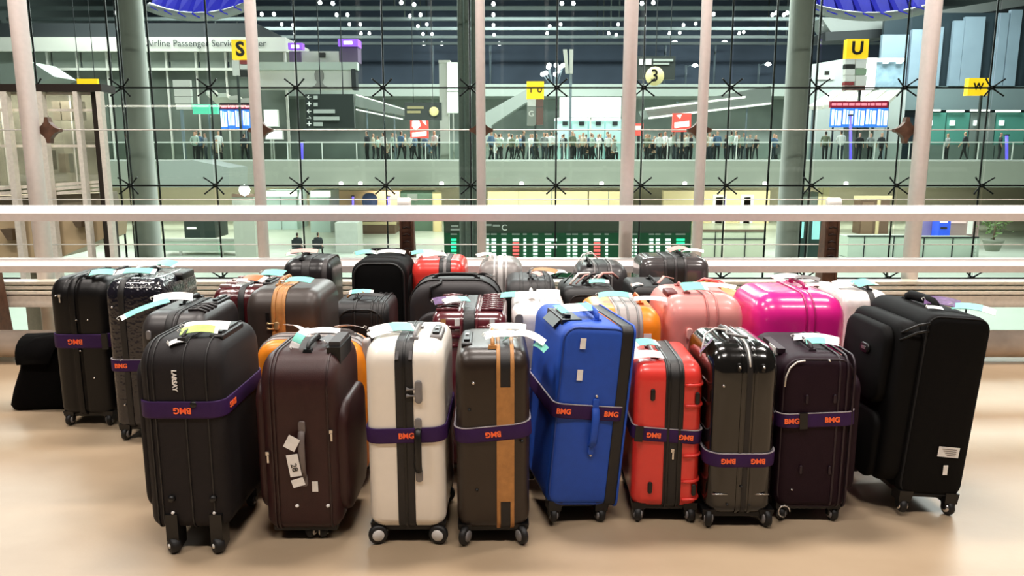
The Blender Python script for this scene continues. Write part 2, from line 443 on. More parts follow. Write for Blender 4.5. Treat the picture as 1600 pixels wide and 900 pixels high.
# decks and parapets ---------------------------------------------
MINT = mat('mint_fascia', '#a6aa9e', .5, var=.03, ns=.5)
a = at(800, 252, 45); b_ = at(800, 293, 45)
struct(MB().box((0, 55.7, (a.z+b_.z)/2), (95, 21.4, a.z-b_.z)).build('floor', MINT))
DECK = a.z
bal = put(empty('glass_balustrade', (0, 45.2, DECK)), 'long glass balustrade with pale rails along the crowded upper deck', 'railing')
for z in (.06, 1.08): MB().box((6, 0, z), (72, .07, .07)).build('rail', mat('pale_rail', '#e6eae4', .35), bal)
bg = glass_mat('balustrade_glass', '#e3e9e4', .03)
bme = MB().box((0, 0, .56), (1.92, .02, .92)).mesh('pane'); bme.materials.append(bg)
pme = MB().box((0, 0, .55), (.05, .05, 1.1)).mesh('post'); pme.materials.append(mat('pale_rail'))
for k in range(34):
    link('pane', bme, bal, (-26 + 2*k, 0, 0)); link('post', pme, bal, (-27 + 2*k, 0, 0))
# upper back deck parapet and wall behind the crowd
struct(MB().box((2, 64.8, (at(0,131,62).z+at(0,150,62).z)/2), (70, 5.4, at(0,131,62).z-at(0,150,62).z)).build('floor', mat('mint_parapet', '#b0bab2', .5)))
zt = at(0, 150, 65).z
struct(MB().box((2, 66.2, (DECK+zt)/2), (84, .4, zt-DECK)).build('wall_back', mat('concourse_wall', '#98a39d', .5, var=.2, ns=.35)))
for k, px in enumerate((533, 563, 690, 815, 940, 1070, 1195, 1322)):
    p = at(px, 287, 44.7)
    o = MB().lathe([(.01, -.13), (.1, -.1), (.13, 0), (.1, .1), (.01, .13)], 12, (0, 0, 0)).build('reflection_globe', mat('reflection_glow', '#fffdf5', .4, emit=3.0), None, p)  # lamp reflections in the glass, modelled as glowing globes
    MB().box((0, .14, 0), (.12, .3, .08)).build('stem', mat('pale_rail'), o)
    put(o, ['leftmost round white lamp reflection at the deck edge', 'round white lamp reflection close beside the leftmost one at the deck edge', 'round white lamp reflection left of the bundled dark column', 'round white lamp reflection right of the bundled dark column', 'round white lamp reflection left of the spotted pole', 'round white lamp reflection between the spotted pole and the next slim pole', 'round white lamp reflection left of the right grey column', 'rightmost round white lamp reflection at the deck edge'][k], 'lamp', 'lamp reflections along the deck edge')

# ------------------------------------------------------------------ hall contents, left
GREYW = mat('grey_white', '#c6c5bd', .5, var=.04, ns=.5)
DARK = mat('dark_bulkhead', '#1f2427', .6)
LIT = mat('white_lightbox', '#f4fbfa', .4, emit=1.6)
off = put(empty('office_block', at(222, 130, 52)), 'grey passenger service office block with long lettered fascia on the left', 'building')
def sub(o, root): o.parent = root; o.location -= root.location; return o
sub(pbox('fascia', -40, 58, 446, 80, 52, 6, GREYW), off)
sub(pbox('bulkhead', -40, 36, 400, 58, 52.6, 6, DARK), off)
sub(pbox('base_band', -40, 106, 400, 110, 52.1, 5, GREYW), off)
t_ = text_fit('Airline Passenger Service Center', 228, 416, 68, 51.95, mat('letter_dark', '#33383a', .5), None); sub(t_, off)
OG = mat('office_glass', '#7d857c', .4, var=.15, ns=.5); OG2 = mat('office_glass_lower', '#5b635b', .4, var=.3, ns=.4)
for k in range(10):
    x0 = -10 + 46*k
    sub(pbox('window', x0, 80, x0+43, 106, 52.4, .1, OG), off)
    sub(pbox('lower_window', x0, 110, x0+43, 252, 52.4, .1, OG2), off)
    sub(pbox('mullion', x0+43, 80, x0+46, 252, 52.3, .2, GREYW), off)
BLUE = mat('blue_membrane', '#0d0c58', .85, var=.5, ns=1.2, emit=.5, ecol='#4c4eff', spec=.05)  # emission stands in for the blue light on the fabric
def membrane(x0, x1, y1, slant, label):
    o = put(empty('roof_membrane', at((x0+x1)/2, y1, 44)), label, 'roof')
    n = 7
    sub(ppoly('backing', [(x0, -18), (x0+6, y1*.4), (x0+(x1-x0)*.3, y1*.85), ((x0+x1)/2, y1*.95), (x1-(x1-x0)*.3, y1*.85), (x1-6, y1*.4), (x1, -18)], 46.6, .3, mat('deep_blue_membrane', '#121060', .5, emit=.15, ecol='#2a28d0')), o)  # backing also glows faintly in place of the blue lighting
    for k in range(n):
        a0 = x0 + (x1-x0)*k/n; wd = (x1-x0)/n
        q = 1 - abs((k+.5)/n*2 - 1)**2; yb = y1*(.35 + .65*q)
        sub(MB().prism([at(a0+2, yb-2, 44), at(a0+wd*.65, yb+4, 44), at(a0+wd*.8+slant, -16, 46), at(a0+slant, -16, 46)], (0, .5, 0)).build('fold', BLUE), o)
    pts = [at(x0 + (x1-x0)*k/10, y1*(.35+.65*(1-abs(k/5-1)**2))+2, 44.3) for k in range(11)]
    sub(MB().tube(pts, .25, 8).build('edge_tube', mat('ring_grey', '#8b8f8e', .5)), o)
membrane(232, 384, 24, 14, 'blue lit roof membrane above the lettered service office on the left')
membrane(1262, 1460, 24, -14, 'blue lit roof membrane above the letter U tower on the right')

YEL = mat('sign_yellow', '#f3c51e', .45, emit=.85)
INK = mat('sign_ink', '#15120c', .5)
def tower(x0, y0, x1, y1, yb, Y, letters, label, lower):
    o = put(empty('letter_sign', at((x0+x1)/2, yb, Y)), label, 'sign', 'yellow letter signs')
    d = abs(at(x1, y0, Y).x - at(x0, y0, Y).x)
    sub(pbox('yellow_box', x0, y0, x1, y1, Y, d*.35, YEL), o)
    n = len(letters)
    for k, L in enumerate(letters):
        wq = (x1-x0)/n; xa = x0 + wq*k + wq*.24; xb = x0 + wq*(k+1) - wq*.24
        sub(text_fit(L, xa, xb, (y0+y1)/2, Y-.05, INK, None, bold=.035), o)
    for (a0, b0, a1, b1, c) in lower: sub(pbox('sign_panel', a0, b0, a1, b1, Y+.02, d*.3, c), o)
    sub(pbox('pole', (x0+x1)/2-1.5, yb-2, (x0+x1)/2+1.5, 253.5, Y+.1, .15, mat('dark_steel', '#3a423f', .4)), o)
    return o
P1 = mat('panel_white', '#d9d8d0', .5, emit=.12); P2 = mat('panel_black', '#23241f', .5); P3 = mat('panel_green', '#8fa588', .5); P4 = mat('panel_red', '#9a3a3a', .5); P5 = mat('panel_brown', '#7a5a52', .5)
tower(1323, 61, 1357, 91, 142, 49, 'U', 'tall yellow letter U sign tower with airline panels on the right', [(1321,92,1336,100,P1),(1337,92,1354,106,P1),(1321,101,1336,107,P2),(1321,108,1336,117,P1),(1337,107,1354,117,P3),(1321,118,1336,127,P1),(1337,118,1354,134,P1),(1320,128,1334,133,P4),(1320,134,1352,141,P5)])
tower(362, 62, 388, 93, 120, 46.8, 'S', 'yellow letter S sign tower beside the slim pole on the left', [(363,94,374,118,P1),(375,94,388,100,P4),(375,101,388,108,P1),(375,109,388,120,P2)])
tower(823, 127, 850, 155, 196, 49, 'TU', 'yellow sign tower with letters T and U in the middle of the hall', [(824,155,837,166,P1),(838,155,849,167,P5),(838,168,849,195,P5)])
g_ = [o for o in COL.objects if o.name.startswith('letter_sign')][-1]
sub(pbox('sign_panel', 824, 167, 837, 196, 49.02, .7, mat('panel_grey', '#8f938b', .5)), g_)
sub(text_fit('G', 826, 834, 178, 48.98, P1, None, .02), g_)
tower(1513, 122, 1545, 149, 151, 49, 'W', 'yellow letter W sign box at the right edge', [])

o = put(empty('white_sign_stack', at(285, 253, 46.6)), 'stack of white airline signs with a green strip left of the S tower', 'sign')
for x0, y0, x1, y1, m_ in ((270, 125, 297, 138, P1), (272, 139, 298, 150, P1), (273, 151, 299, 161, P1), (275, 162, 299, 171, P1), (301, 163, 340, 178, mat('panel_mint', '#5fd6b0', .4, emit=.5))):
    sub(pbox('sign_panel', x0, y0, x1, y1, 46.6, .25, m_), o)
sub(pbox('pole', 284, 171, 288, 253.4, 46.7, .12, mat('post_grey', '#7f8f98', .4)), o)
o = put(empty('hanging_yellow_sign', at(136, 131, 47)), 'small blank yellow hanging sign above the glazed walkway roof', 'sign')
sub(pbox('panel', 120, 123, 152, 131, 47, .2, YEL), o)
for xq in (124, 148): p = at(xq, 123, 47.1); sub(MB().box((p.x, 47.1, (p.z+22.15)/2), (.03, .03, 22.15-p.z)).build('hanger_rod', DARK), o)
# shops on the upper left balcony
PURP = mat('purple_sign', '#8a4fd0', .4, emit=.9)
shop = put(empty('balcony_shop', at(480, 108, 50)), 'balcony shop with glowing purple signs above the mint parapet', 'shop')
sub(pbox('parapet', 396, 97, 558, 109, 50, .6, mat('mint_parapet')), shop)
sub(pbox('counter', 468, 80, 530, 97, 51, .8, GREYW), shop); sub(pbox('screen', 498, 82, 508, 90, 50.9, .1, INK), shop)
sub(pbox('purple_sign', 450, 67, 472, 77, 50.5, .6, PURP), shop); sub(pbox('purple_sign', 528, 61, 559, 72, 50.5, 1.2, PURP), shop)
sub(pbox('lit_lettering', 537, 64, 550, 69, 50.45, .05, LIT), shop); sub(pbox('lit_lettering', 455, 70, 467, 75, 50.45, .05, LIT), shop)
sub(pbox('kiosk', 531, 73, 559, 97, 50.8, 1.2, mat('kiosk_plum', '#5a4a66', .5)), shop); sub(pbox('plum_cabinet', 452, 80, 470, 97, 50.8, .8, mat('kiosk_plum')), shop)
sub(pbox('wall', 396, 109, 550, 138, 50.2, 1.6, mat('ad_wall', '#cfcfc8', .5)), shop); sub(pbox('pillar', 549, 108, 556, 140, 50, .8, DARK), shop)
ad = MB().lathe([(.01, .62), (.2, .55), (.3, .3), (.28, 0), (.16, -.2), (.3, -.4), (.75, -.62), (.01, -.62)], 12)
adp = ad.build('portrait', mat('ad_grey', '#8d8a86', .6)); adp.location = at(499, 123, 50.18); adp.scale = (1, .04, 1); sub(adp, shop)

rng0 = random.Random(5)
def screen_board(label, x0, y0, x1, y1, tick, n, Y):
    o = put(empty('flight_display', at((x0+x1)/2, y1, Y)), label, 'display')
    if tick:
        sub(pbox('ticker', x0, tick[0], x1, tick[1], Y-.05, .25, mat('ticker_maroon', '#8c1630', .4, emit=.5)), o)
        xx = x0+2
        while xx < x1-4:
            wl = rng0.uniform(3, 9); ym = (tick[0]+tick[1])/2
            sub(pbox('lit_word', xx, ym-1.8, min(xx+wl, x1-1), ym+1.8, Y-.07, .03, mat('ticker_pink', '#ff8a9c', .4, emit=1.0)), o); xx += wl+1.6
    wq = (x1-x0)/n
    for k in range(n):
        s_ = pbox('screen', x0+wq*k+.8, y0, x0+wq*(k+1)-.8, y1, Y, .2, mat('screen_blue', '#3f7fe0', .3, emit=.8)); sub(s_, o)
        for c, (u0, u1) in enumerate(((.08, .3), (.4, .52), (.62, .92))):
            q = pbox('text_column', x0+wq*(k+u0), y0+2+c, x0+wq*(k+u1), y1-3-2*(k % 2), Y-.03, .02, mat('screen_text', '#e4f2ff', .3, emit=1.6)); q.parent = s_
    sub(pbox('leg', x0+1, y1, x0+3, 253.5, Y+.2, .1, DARK), o); sub(pbox('leg', x1-3, y1, x1-1, 253.5, Y+.2, .1, DARK), o); sub(pbox('back_frame', x0, y0-10, x1, y1, Y+.21, .1, DARK), o)
screen_board('blue flight screens under a maroon ticker below the letter U tower', 1298, 169, 1388, 199, (158, 168), 5, 47.5)
screen_board('bank of blue flight screens beside the slim pole on the left', 344, 171, 390, 201, (164, 170), 4, 47.5)
CANO = mat('canopy_white', '#dcdad0', .5)
def striped(label, quads, Y):
    o = put(empty('check_in_canopy', at(quads[0][0][0], quads[0][0][1], Y)), label, 'canopy')
    for xp in (quads[0][0][0]+6, quads[-1][1][0]-6): sub(pbox('post', xp-1, 164, xp+1, 253.6, Y+.3, .12, mat('post_grey', '#7f8f98', .4)), o)
    for q in quads: sub(MB().prism([at(x, y, Y + (0 if i < 2 else 3)) for i, (x, y) in enumerate(q)], (0, 0, -.25)).build('roof_panel', CANO), o)
striped('slanted white striped check-in canopy above the blue screens on the right', [[(1262+26*k, 166-2*k), (1285+26*k, 165-2*k), (1318+22*k, 141), (1300+22*k, 142)] for k in range(5)], 51)
striped('slanted white striped check-in canopy above the blue screens on the left', [[(322+18*k, 142+4*k), (336+18*k, 141+4*k), (360+14*k, 160), (344+14*k, 161)] for k in range(4)], 48.2)

def hang(root, pxs, py, Y):
    for px in pxs:
        p = at(px, py, Y); sub(MB().box((p.x, Y, (p.z+22.15)/2), (.03, .03, 22.15-p.z)).build('hanger_rod', DARK), root)
def sign(name, label, cat, x0, y0, x1, y1, Y, m, d=.2):
    o = put(empty(name, at((x0+x1)/2, y1, Y)), label, cat); sub(pbox('panel', x0, y0, x1, y1, Y, d, m), o); return o
SG = mat('sign_dark', '#3d4240', .5); WT = mat('sign_white', '#e8ebe6', .5, emit=.5); CREAM = mat('sign_cream', '#e6d69a', .5, emit=.35)
o = sign('direction_sign', 'big dark direction sign with white arrows left of the middle', 'sign', 478, 147, 553, 200, 28, mat('sign_slate', '#3a413f', .4))
for k, (y, x1) in enumerate(((152, 505), (163, 505), (174, 523), (185, 530), (194, 504))):
    sub(pbox('text_bar', 490, y-3 if k > 1 else y-2.5, x1 if k > 1 else 496, y+3, 27.97, .03, mat('bar_grey', '#aeb5b0', .5, emit=.25)), o)
    sub(text_fit('\u2190' if k in (0, 2) else '\u2192' if k == 3 else '+', 479.5, 486.5, y, 27.96, WT, None, .01), o)
hang(o, (501, 536), 148, 28.1)
o = sign('gate_sign', 'dark hanging sign with a cream disc reading 3', 'sign', 995, 88, 1055, 124, 30, SG)
def disc(px, py, r, Y, m, root, n='disc'):
    rad = r/1200*Y*1.0
    d_ = MB().lathe([(.001, -.03), (rad, -.03), (rad, .03), (.001, .03)], 28, (0, 0, 0), 'y').build(n, m, None, at(px, py, Y)); sub(d_, root); return d_
disc(1023, 119, 14, 29.9, CREAM, o); sub(text_fit('3', 1018, 1028, 119, 29.85, INK, None, .01), o)
for x0 in (999, 1009): sub(pbox('pictogram', x0, 92, x0+9, 101, 29.97, .03, WT), o)
sub(pbox('text_bar', 1021, 92, 1052, 96, 29.97, .03, mat('bar_grey')), o); sub(pbox('text_bar', 1021, 98, 1046, 101, 29.97, .03, mat('bar_grey')), o)
hang(o, (1025, 1047), 88, 30.1)
o = sign('gate_sign', 'dark olive hanging sign with a gold disc left of the bundled column', 'sign', 632, 160, 690, 188, 40, SG)
disc(678, 174, 7, 39.9, CREAM, o)
sub(pbox('text_bar', 636, 166, 662, 170, 39.97, .03, mat('bar_gold', '#a59a72', .5)), o); sub(pbox('text_bar', 636, 173, 657, 177, 39.97, .03, mat('bar_gold')), o)
hang(o, (646, 676), 160, 40.1)
POS = mat('poster_red', '#f0554c', .4, emit=.9); PW = mat('poster_white', '#fff2ea', .4, emit=1.1)
def poster(label, x0, y0, x1, y1, Y, pat):
    o = put(empty('lit_poster', at((x0+x1)/2, y1, Y)), label, 'poster'); sub(pbox('panel', x0, y0, x1, y1, Y, .2, POS), o)
    for q in pat: sub(ppoly('white_print', [(x0+(x1-x0)*u, y0+(y1-y0)*v) for u, v in q], Y-.03, .03, PW), o)
    sub(pbox('stand', (x0+x1)/2-2, y1, (x0+x1)/2+2, 251, Y+.05, .1, DARK), o)
poster('red and white lit poster standing left of the bundled column', 641, 180, 669, 216, 46.5, [[(.1,.25),(.45,.15),(.6,.45),(.3,.65),(.1,.5)],[(.55,.1),(.85,.2),(.9,.45),(.7,.3)],[(.1,.75),(.9,.7),(.9,.9),(.1,.95)]])
poster('red and white lit poster behind the slim pole right of the spotted pole', 1051, 177, 1080, 206, 46.5, [[(.1,.5),(.9,.4),(.9,.7),(.1,.8)],[(.2,.1),(.5,.05),(.4,.3)]])
poster('small red lit poster hidden partly by the thick spotted pole', 990, 193, 1005, 212, 46.5, [[(.2,.2),(.8,.2),(.8,.5),(.2,.5)]])
for lab, q, Y in (('tall white glowing panel above another beside the bundled column', (699, 98, 718, 142), 46), ('lower white glowing panel beside the bundled column', (699, 144.5, 718, 176), 46),
                  ('wide white glowing advertising screen over the crowd', (875, 153, 970, 183), 58), ('white lightbox just right of the slim pole on the left', (413, 172, 433, 197), 47), ('small white lightbox low beside the slim left pole', (415, 203, 440, 217), 46.3),
                  ('upright white glowing panel beside the letter U tower', (1353, 91, 1368, 139), 54)):
    o = put(empty('advertising_lightbox', at((q[0]+q[2])/2, q[3], Y)), lab, 'light panel'); sub(pbox('lit_face', *q, Y, .2, LIT), o)
    sub(pbox('frame', q[0]-.8, q[1]-.8, q[2]+.8, q[3]+.8, Y+.05, .3, GREYW), o)
    q[1] == 98 or sub(pbox('stem', (q[0]+q[2])/2-1, q[3], (q[0]+q[2])/2+1, 253.5, Y+.12, .1, GREYW), o)
o = put(empty('mint_pillar', at(694, 252, 46.4)), 'square grey pillar carrying the white glowing panels', 'pillar'); sub(pbox('shaft', 687, 97, 701, 252, 46.4, .7, GREYW), o); sub(pbox('cap', 685, 94, 703, 98, 46.3, .9, GREYW), o)
# row of counters under the bright screen
KIO = mat('cyan_kiosk', '#bfe4e2', .4, emit=.25)
for k in range(4):
    x0 = 868 + 26*k
    o = put(empty('ticket_counter', at(x0+12, 251, 60)), ['leftmost pale cyan counter under the bright screen', 'second pale cyan counter under the bright screen', 'third pale cyan counter under the bright screen', 'rightmost pale cyan counter under the bright screen'][k], 'counter', 'cyan counters')
    sub(pbox('booth', x0, 186, x0+24, 251, 60, 1.5, KIO), o); sub(pbox('monitor', x0+11, 190, x0+19, 196, 59.9, .1, DARK), o); sub(pbox('header', x0+.3, 184, x0+23.7, 188, 59.8, 1.7, LIT), o)
# slanted canopies / escalators
GR = mat('escalator_grey', '#8e9690', .5); LITS = mat('strip_light', '#f6f6ee', .4, emit=1.3)
def ramp(label, pts, strips, Y, cat='canopy', name='sloping_canopy'):
    o = put(empty(name, at(*pts[0], Y)), label, cat); sub(ppoly('body', pts, Y, 2.5, GR), o)
    for q in strips: sub(ppoly('light_strip', q, Y-.05, .1, LITS), o)
    if name == 'sloping_canopy':
        xs_ = [p[0] for p in pts]
        for q in (.25, .8):
            xp = min(xs_)*(1-q) + max(xs_)*q; sub(pbox('post', xp-1, (min(p[1] for p in pts)+max(p[1] for p in pts))/2, xp+1, 253.4 if Y > 45.5 else 252, Y+.6, .1, mat('post_grey', '#7f8f98', .4)), o)
ramp('grey sloping check-in canopy with lit edges right of the spotted pole', [(1008,171),(1205,134),(1205,160),(1160,167),(1014,184)], [[(1008,169),(1165,150),(1165,153),(1008,172)],[(1014,183),(1205,160),(1205,163),(1014,186)]], 48)
ramp('grey escalator rising to the right beside the TU tower', [(756,177),(826,138),(834,146),(834,152),(768,196),(764,253),(752,253)], [], 57, 'escalator', 'escalator')
ramp('grey sloping check-in canopy with lit edges left of the bundled column', [(555,147),(632,170),(632,180),(555,166)], [[(556,170),(629,185),(629,187),(556,172)],[(556,147),(632,170),(632,171.5),(556,149)]], 46.8)
ramp('white escalator flank descending at the left behind the service office', [(0,100),(50,97),(85,120),(60,132),(0,132)], [], 49, 'escalator', 'escalator')
ramp('long sloping stair flank beside the slim left pole above the lower hall', [(245,252),(300,250),(358,262),(358,292),(245,292)], [], 36, 'stair', 'stair_flank')

# right upper: slab underside, dark strip and blue grey panels
o = put(empty('mezzanine_soffit', at(1450, 60, 59)), 'light grey mezzanine soffit with dark edge at the upper right', 'soffit')
sub(ppoly('soffit_board', [(1284,28),(1445,20),(1640,-12),(1640,4),(1470,32),(1400,45),(1300,52)], 59, 2.4, mat('soffit_grey', '#8d9290', .5)), o)
sub(ppoly('dark_edge', [(1290,50),(1400,44),(1470,31),(1640,2),(1640,18),(1470,46),(1385,58),(1290,64)], 58.8, 2.4, DARK), o)
PAN = mat('blue_grey_panel', '#8fa3b4', .45, var=.06, ns=.8)
o = put(empty('cladding_wall', at(1500, 253, 57)), 'wall of upright blue-grey cladding panels at the upper right', 'wall')
for x0, x1, y0 in ((1376,1417,54),(1422,1448,46),(1450,1471,42),(1487,1503,32),(1504,1535,26),(1556,1572,20),(1574,1592,15),(1612,1640,8)):
    sub(pbox('panel', x0, y0, x1, 134, 57, .3, PAN), o)
sub(pbox('backing', 1374, 20, 1640, 253, 57.5, .3, mat('dark_blue_backing', '#2d3a42', .4)), o)
sub(pbox('lower_band', 1374, 135, 1640, 172, 57.1, .3, mat('band_grey', '#7c8c90', .5)), o)
o = put(empty('framed_shop', at(1390, 253, 55)), 'white framed shop window right of the letter U tower', 'shop')
sub(pbox('pane', 1369, 96, 1412, 137, 55.2, .1, mat('shop_pane', '#8fa9bb', .2, var=.2, ns=2)), o); sub(pbox('frame', 1366, 91, 1414, 96, 55, .4, LIT), o); sub(pbox('base_wall', 1369, 137, 1412, 253, 55.2, .3, mat('pale_wall', '#a9b1b0', .5)), o)
for k, (x, y) in enumerate(((1385, 97), (1406, 97))): sub(pbox('downlight', x-4, y, x+4, y+2, 54.95, .2, LITS), o)
o = put(empty('side_wall', at(1290, 253, 56)), 'pale grey wall with small signs left of the letter U tower', 'wall')
sub(ppoly('wall_board', [(1260,102),(1318,92),(1318,253),(1260,253)], 56, .5, mat('pale_wall', '#a9b1b0', .5)), o); sub(pbox('sign_plate', 1289, 111, 1296, 117, 55.95, .05, INK), o); sub(pbox('lit_shelf', 1276, 118, 1304, 124, 55.9, .1, WT), o)

# shop row below the blue-grey panels
o = put(empty('shop_row', at(1520, 253, 55.5)), 'row of teal-lit shop counters under the blue-grey panels at the right', 'shop')
for k, (x0, x1, m_) in enumerate(((1442, 1475, mat('teal_shop', '#4f8f83', .5)), (1477, 1512, mat('teal_shop')), (1514, 1552, mat('shop_grey', '#6f7b78', .5)), (1554, 1600, mat('teal_shop')))):
    sub(pbox('booth', x0, 176, x1, 253, 55.5, 1.0, m_), o); sub(pbox('fascia_light', x0+4, 171+k % 2, x1-5, 174+k % 2, 55.3, .2, LITS), o)
    sub(pbox('back_screen', x0+8, 188, x0+15, 196, 55.4, .08, LIT), o); sub(pbox('counter', x0, 226, x1, 253, 54.9, .4, mat('shop_grey')), o)
# purple light tubes
PT = mat('purple_tube', '#6a5cff', .4, emit=2.2)
for lab, q, Y in (('vertical purple light tube in front of the blue flight screens', (1327, 181, 1331, 250), 46.3), ('vertical purple light tube near the right edge', (1571, 212, 1575, 250), 46), ('short purple light tube below the direction sign', (468, 222, 474, 250), 46), ('thin purple light tube in the lower hall by the wooden wall', (550, 307, 553, 345), 57), ('thin purple light tube right of the blue stool in the lower hall', (605, 307, 609, 345), 57)):
    p0 = at((q[0]+q[2])/2, q[1], Y); p1 = at((q[0]+q[2])/2, q[3], Y); r = (q[2]-q[0])/2400*Y
    o = MB().tube([p0, (p0+p1)/2, p1], r, 8).build('light_tube', PT); put(o, lab, 'light', 'purple light tubes')
    MB().box((p1.x, Y, p1.z-.06), (r*3, r*3, .14)).build('socket', DARK, o); MB().box((p0.x, Y, p0.z+.04), (r*3, r*3, .08)).build('socket', DARK, o)

# lamp posts outside, seen through the night glass wall (stand just inside the far end)
for lab, px, py in (('twin-headed lamp post just left of the bundled column', 676, 68), ('twin-headed lamp post just right of the bundled column', 766, 68), ('lamp post by the dark sign with the cream disc', 1040, 66), ('lamp post right of the slim pole near the farthest beams', 1118, 66), ('shorter lamp post right of the cream disc sign', 1072, 102), ('lamp post right of the sloping canopy roof', 1186, 100)):
    p = at(px, py, 97); o = put(empty('lamp_post', (p.x, 97, 5.0)), lab, 'lamp post', 'lamp posts at the far end')
    hgt = p.z - 5.0
    MB().tube([(0, 0, 0), (0, 0, hgt*.5), (0, 0, hgt)], .14, 8).build('post', mat('post_grey', '#7f8f98', .4), o)
    for s_ in ((-1, 1) if py < 70 and px < 1000 else (1,)):
        MB().tube([(0, 0, hgt-.3), (s_*.5, 0, hgt), (s_*1.0, 0, hgt-.05)], .06, 6).build('arm', mat('post_grey'), o)
        MB().lathe([(.01, .22), (.3, .12), (.4, -.1), (.01, -.25)], 12, (s_*1.1, 0, hgt)).build('lamp_head', mat('spot_glow'), o)
o = put(empty('globe_lamp_cluster', (at(866, 131, 70).x, 70, 5.0)), 'cluster of small round globe lamps on thin stems above the TU tower', 'lamp')
for px, py in ((857,105),(853,114),(848,116),(869,102),(875,105),(872,111),(880,102),(868,116),(858,102)):
    a0 = at(px, py, 70); q = MB().tube([(at(866, 131, 70).x + (px-866)*.02, 70, 5.0), at(px*.4+866*.6, 131, 70), a0], .05, 6).build('stem', mat('post_grey')); sub(q, o)
    q = MB().lathe([(.01, -.2), (.17, -.12), (.21, 0), (.17, .12), (.01, .2)], 10, (0, 0, 0)).build('globe', mat('spot_glow'), None, a0); sub(q, o)
o = put(empty('white_fin', at(890, 253, 50)), 'tall thin mast carrying two slanted white fins right of the lamp cluster', 'mast')
sub(ppoly('fin', [(880,77),(886,77),(889,115),(884,115)], 50, .15, GREYW), o); sub(ppoly('fin', [(890,77),(896,77),(895,115),(890,115)], 50, .15, GREYW), o); sub(pbox('mast', 889, 115, 893, 253.6, 50.1, .12, mat('post_grey')), o)

# ------------------------------------------------------------------ elevated glazed walkway, left foreground
TAN = mat('walkway_cream', '#e6dfd2', .5); UMB = mat('walkway_dark', '#2b221c', .5)
wk = put(empty('glazed_walkway', at(80, 400, 8.5)), 'cream framed glazed walkway with dark roof edge at the far left', 'walkway')
def wbox(n, x0, y0, x1, y1, Y, d, m):
    return sub(pbox(n, x0, y0, x1, y1, Y, d, m), wk)
wbox('roof_edge', -420, 131, 158, 143, 8.5, .3, UMB)
def wpost(px, w_, m, Y=8.5):
    p = at(px, 150, Y); z0 = at(px, 480, Y).z; z1 = at(px, 143, Y).z; wd = w_/1200*Y
    sub(MB().box((p.x, Y+.04, (z0+z1)/2), (wd, .08, z1-z0)).build('post', m), wk)
wpost(5, 9, TAN); wpost(61, 8, TAN); wpost(117, 7, TAN); wpost(146, 8, UMB, 8.6); wpost(153, 7, TAN, 8.45)
for y0, y1, m in ((144, 148, TAN), (170, 174, TAN), (202, 204, TAN), (226, 230, TAN)): wbox('rail', -420, y0, 150, y1, 8.62, .05, m)
for k in range(3): sub(ppoly('deck_edge', [(-420, 296+8*k), (0, 292+8*k), (155, 282+6*k), (155, 286+6*k), (0, 297+8*k), (-420, 301+8*k)], 8.62, .1, TAN), wk)
sub(ppoly('deck_beam', [(-420, 318), (155, 302), (165, 345), (-420, 345)], 8.7, .4, mat('walkway_olive', '#8d8672', .5)), wk)
sub(ppoly('soffit_shell', [(-420, 344), (166, 344), (163, 372), (95, 402), (40, 412), (-420, 412)], 8.66, .5, mat('walkway_beige', '#c2ad8a', .5, var=.08, ns=3)), wk)
for k in range(11):
    x0 = -424 + 54*k
    sub(pbox('pane', x0, 146, x0+50, 290, 8.75, .02, glass_mat('walkway_glass', '#d9dad2', .06)), wk)
for px, py in ((18, 366), (80, 350), (125, 346)):
    p = at(px, py, 8.6); sub(MB().box((0, 0, 0), (.06, .08, .13), taper=2.2).build('cone_lamp', mat('lamp_brown', '#7d6a55', .5), None, p), wk)
sub(pbox('end_post', 165, 344, 181, 480, 8.7, .12, UMB), wk)
for px, py, w_ in ((60, 180, 20), (105, 158, 18), (88, 158, 12), (120, 158, 14), (70, 235, 22), (100, 240, 16)):
    sub(pbox('inner_panel', px-w_/2, py, px+w_/2, py+30, 9.4, .1, mat('walkway_inner', '#9b968c', .5, var=.2, ns=6)), wk)
sub(pbox('back_screen', -420, 146, 150, 292, 9.9, .1, mat('walkway_back', '#8e8f86', .6, var=.4, ns=2.5)), wk)

for px in (-250, 60):
    p = at(px, 400, 8.9); sub(MB().box((p.x, 8.95, (p.z-4.0)/2), (.3, .3, p.z+4.0)).build('support_column', mat('walkway_olive')), wk)
for px in (-51, -107, -163, -219, -275, -331, -387): wpost(px, 8, TAN)
# ------------------------------------------------------------------ arrivals level
def block(name, label, cat, x0, y0, x1, y1, Y, d, m, extra=()):
    o = put(empty(name, at((x0+x1)/2, y1, Y)), label, cat); sub(pbox('body', x0, y0, x1, y1, Y, d, m), o)
    for n, q, m2 in extra: sub(pbox(n, *q, Y-.06, .1, m2), o)
    return o
BEI = mat('beige_laminate', '#d8c9a0', .5, emit=.0); BRW = mat('brown_laminate', '#6b5546', .5); CY = mat('pale_cyan', '#b9d2cf', .4)
block('cyan_cabin', 'pale cyan cabin with white arched top just right of the slim left pole', 'cabin', 415, 298, 464, 392, 55, 3, CY, (('arch_top', (416, 298, 464, 307), LITS), ('seam', (439, 307, 440, 392), GR)))
block('cyan_cabin', 'second pale cyan cabin left of the wooden wall', 'cabin', 485, 298, 516, 392, 53, 3, CY, (('arch_top', (485, 298, 516, 308), LITS),))
block('wood_wall', 'warm wooden wall section in the lower hall', 'wall', 520, 298, 625, 352, 57, 1, mat('warm_wood', '#c9a882', .5, var=.1), (('frame', (524, 298, 528, 352), mat('pale_rail')), ('recess', (560, 330, 600, 352), BRW)))
block('reception_desk', 'brown curved reception desk in the lower hall', 'desk', 558, 350, 617, 372, 52, 2, BRW, (('top', (556, 347, 619, 351), BEI), ('kick', (560, 368, 614, 372), DARK)))
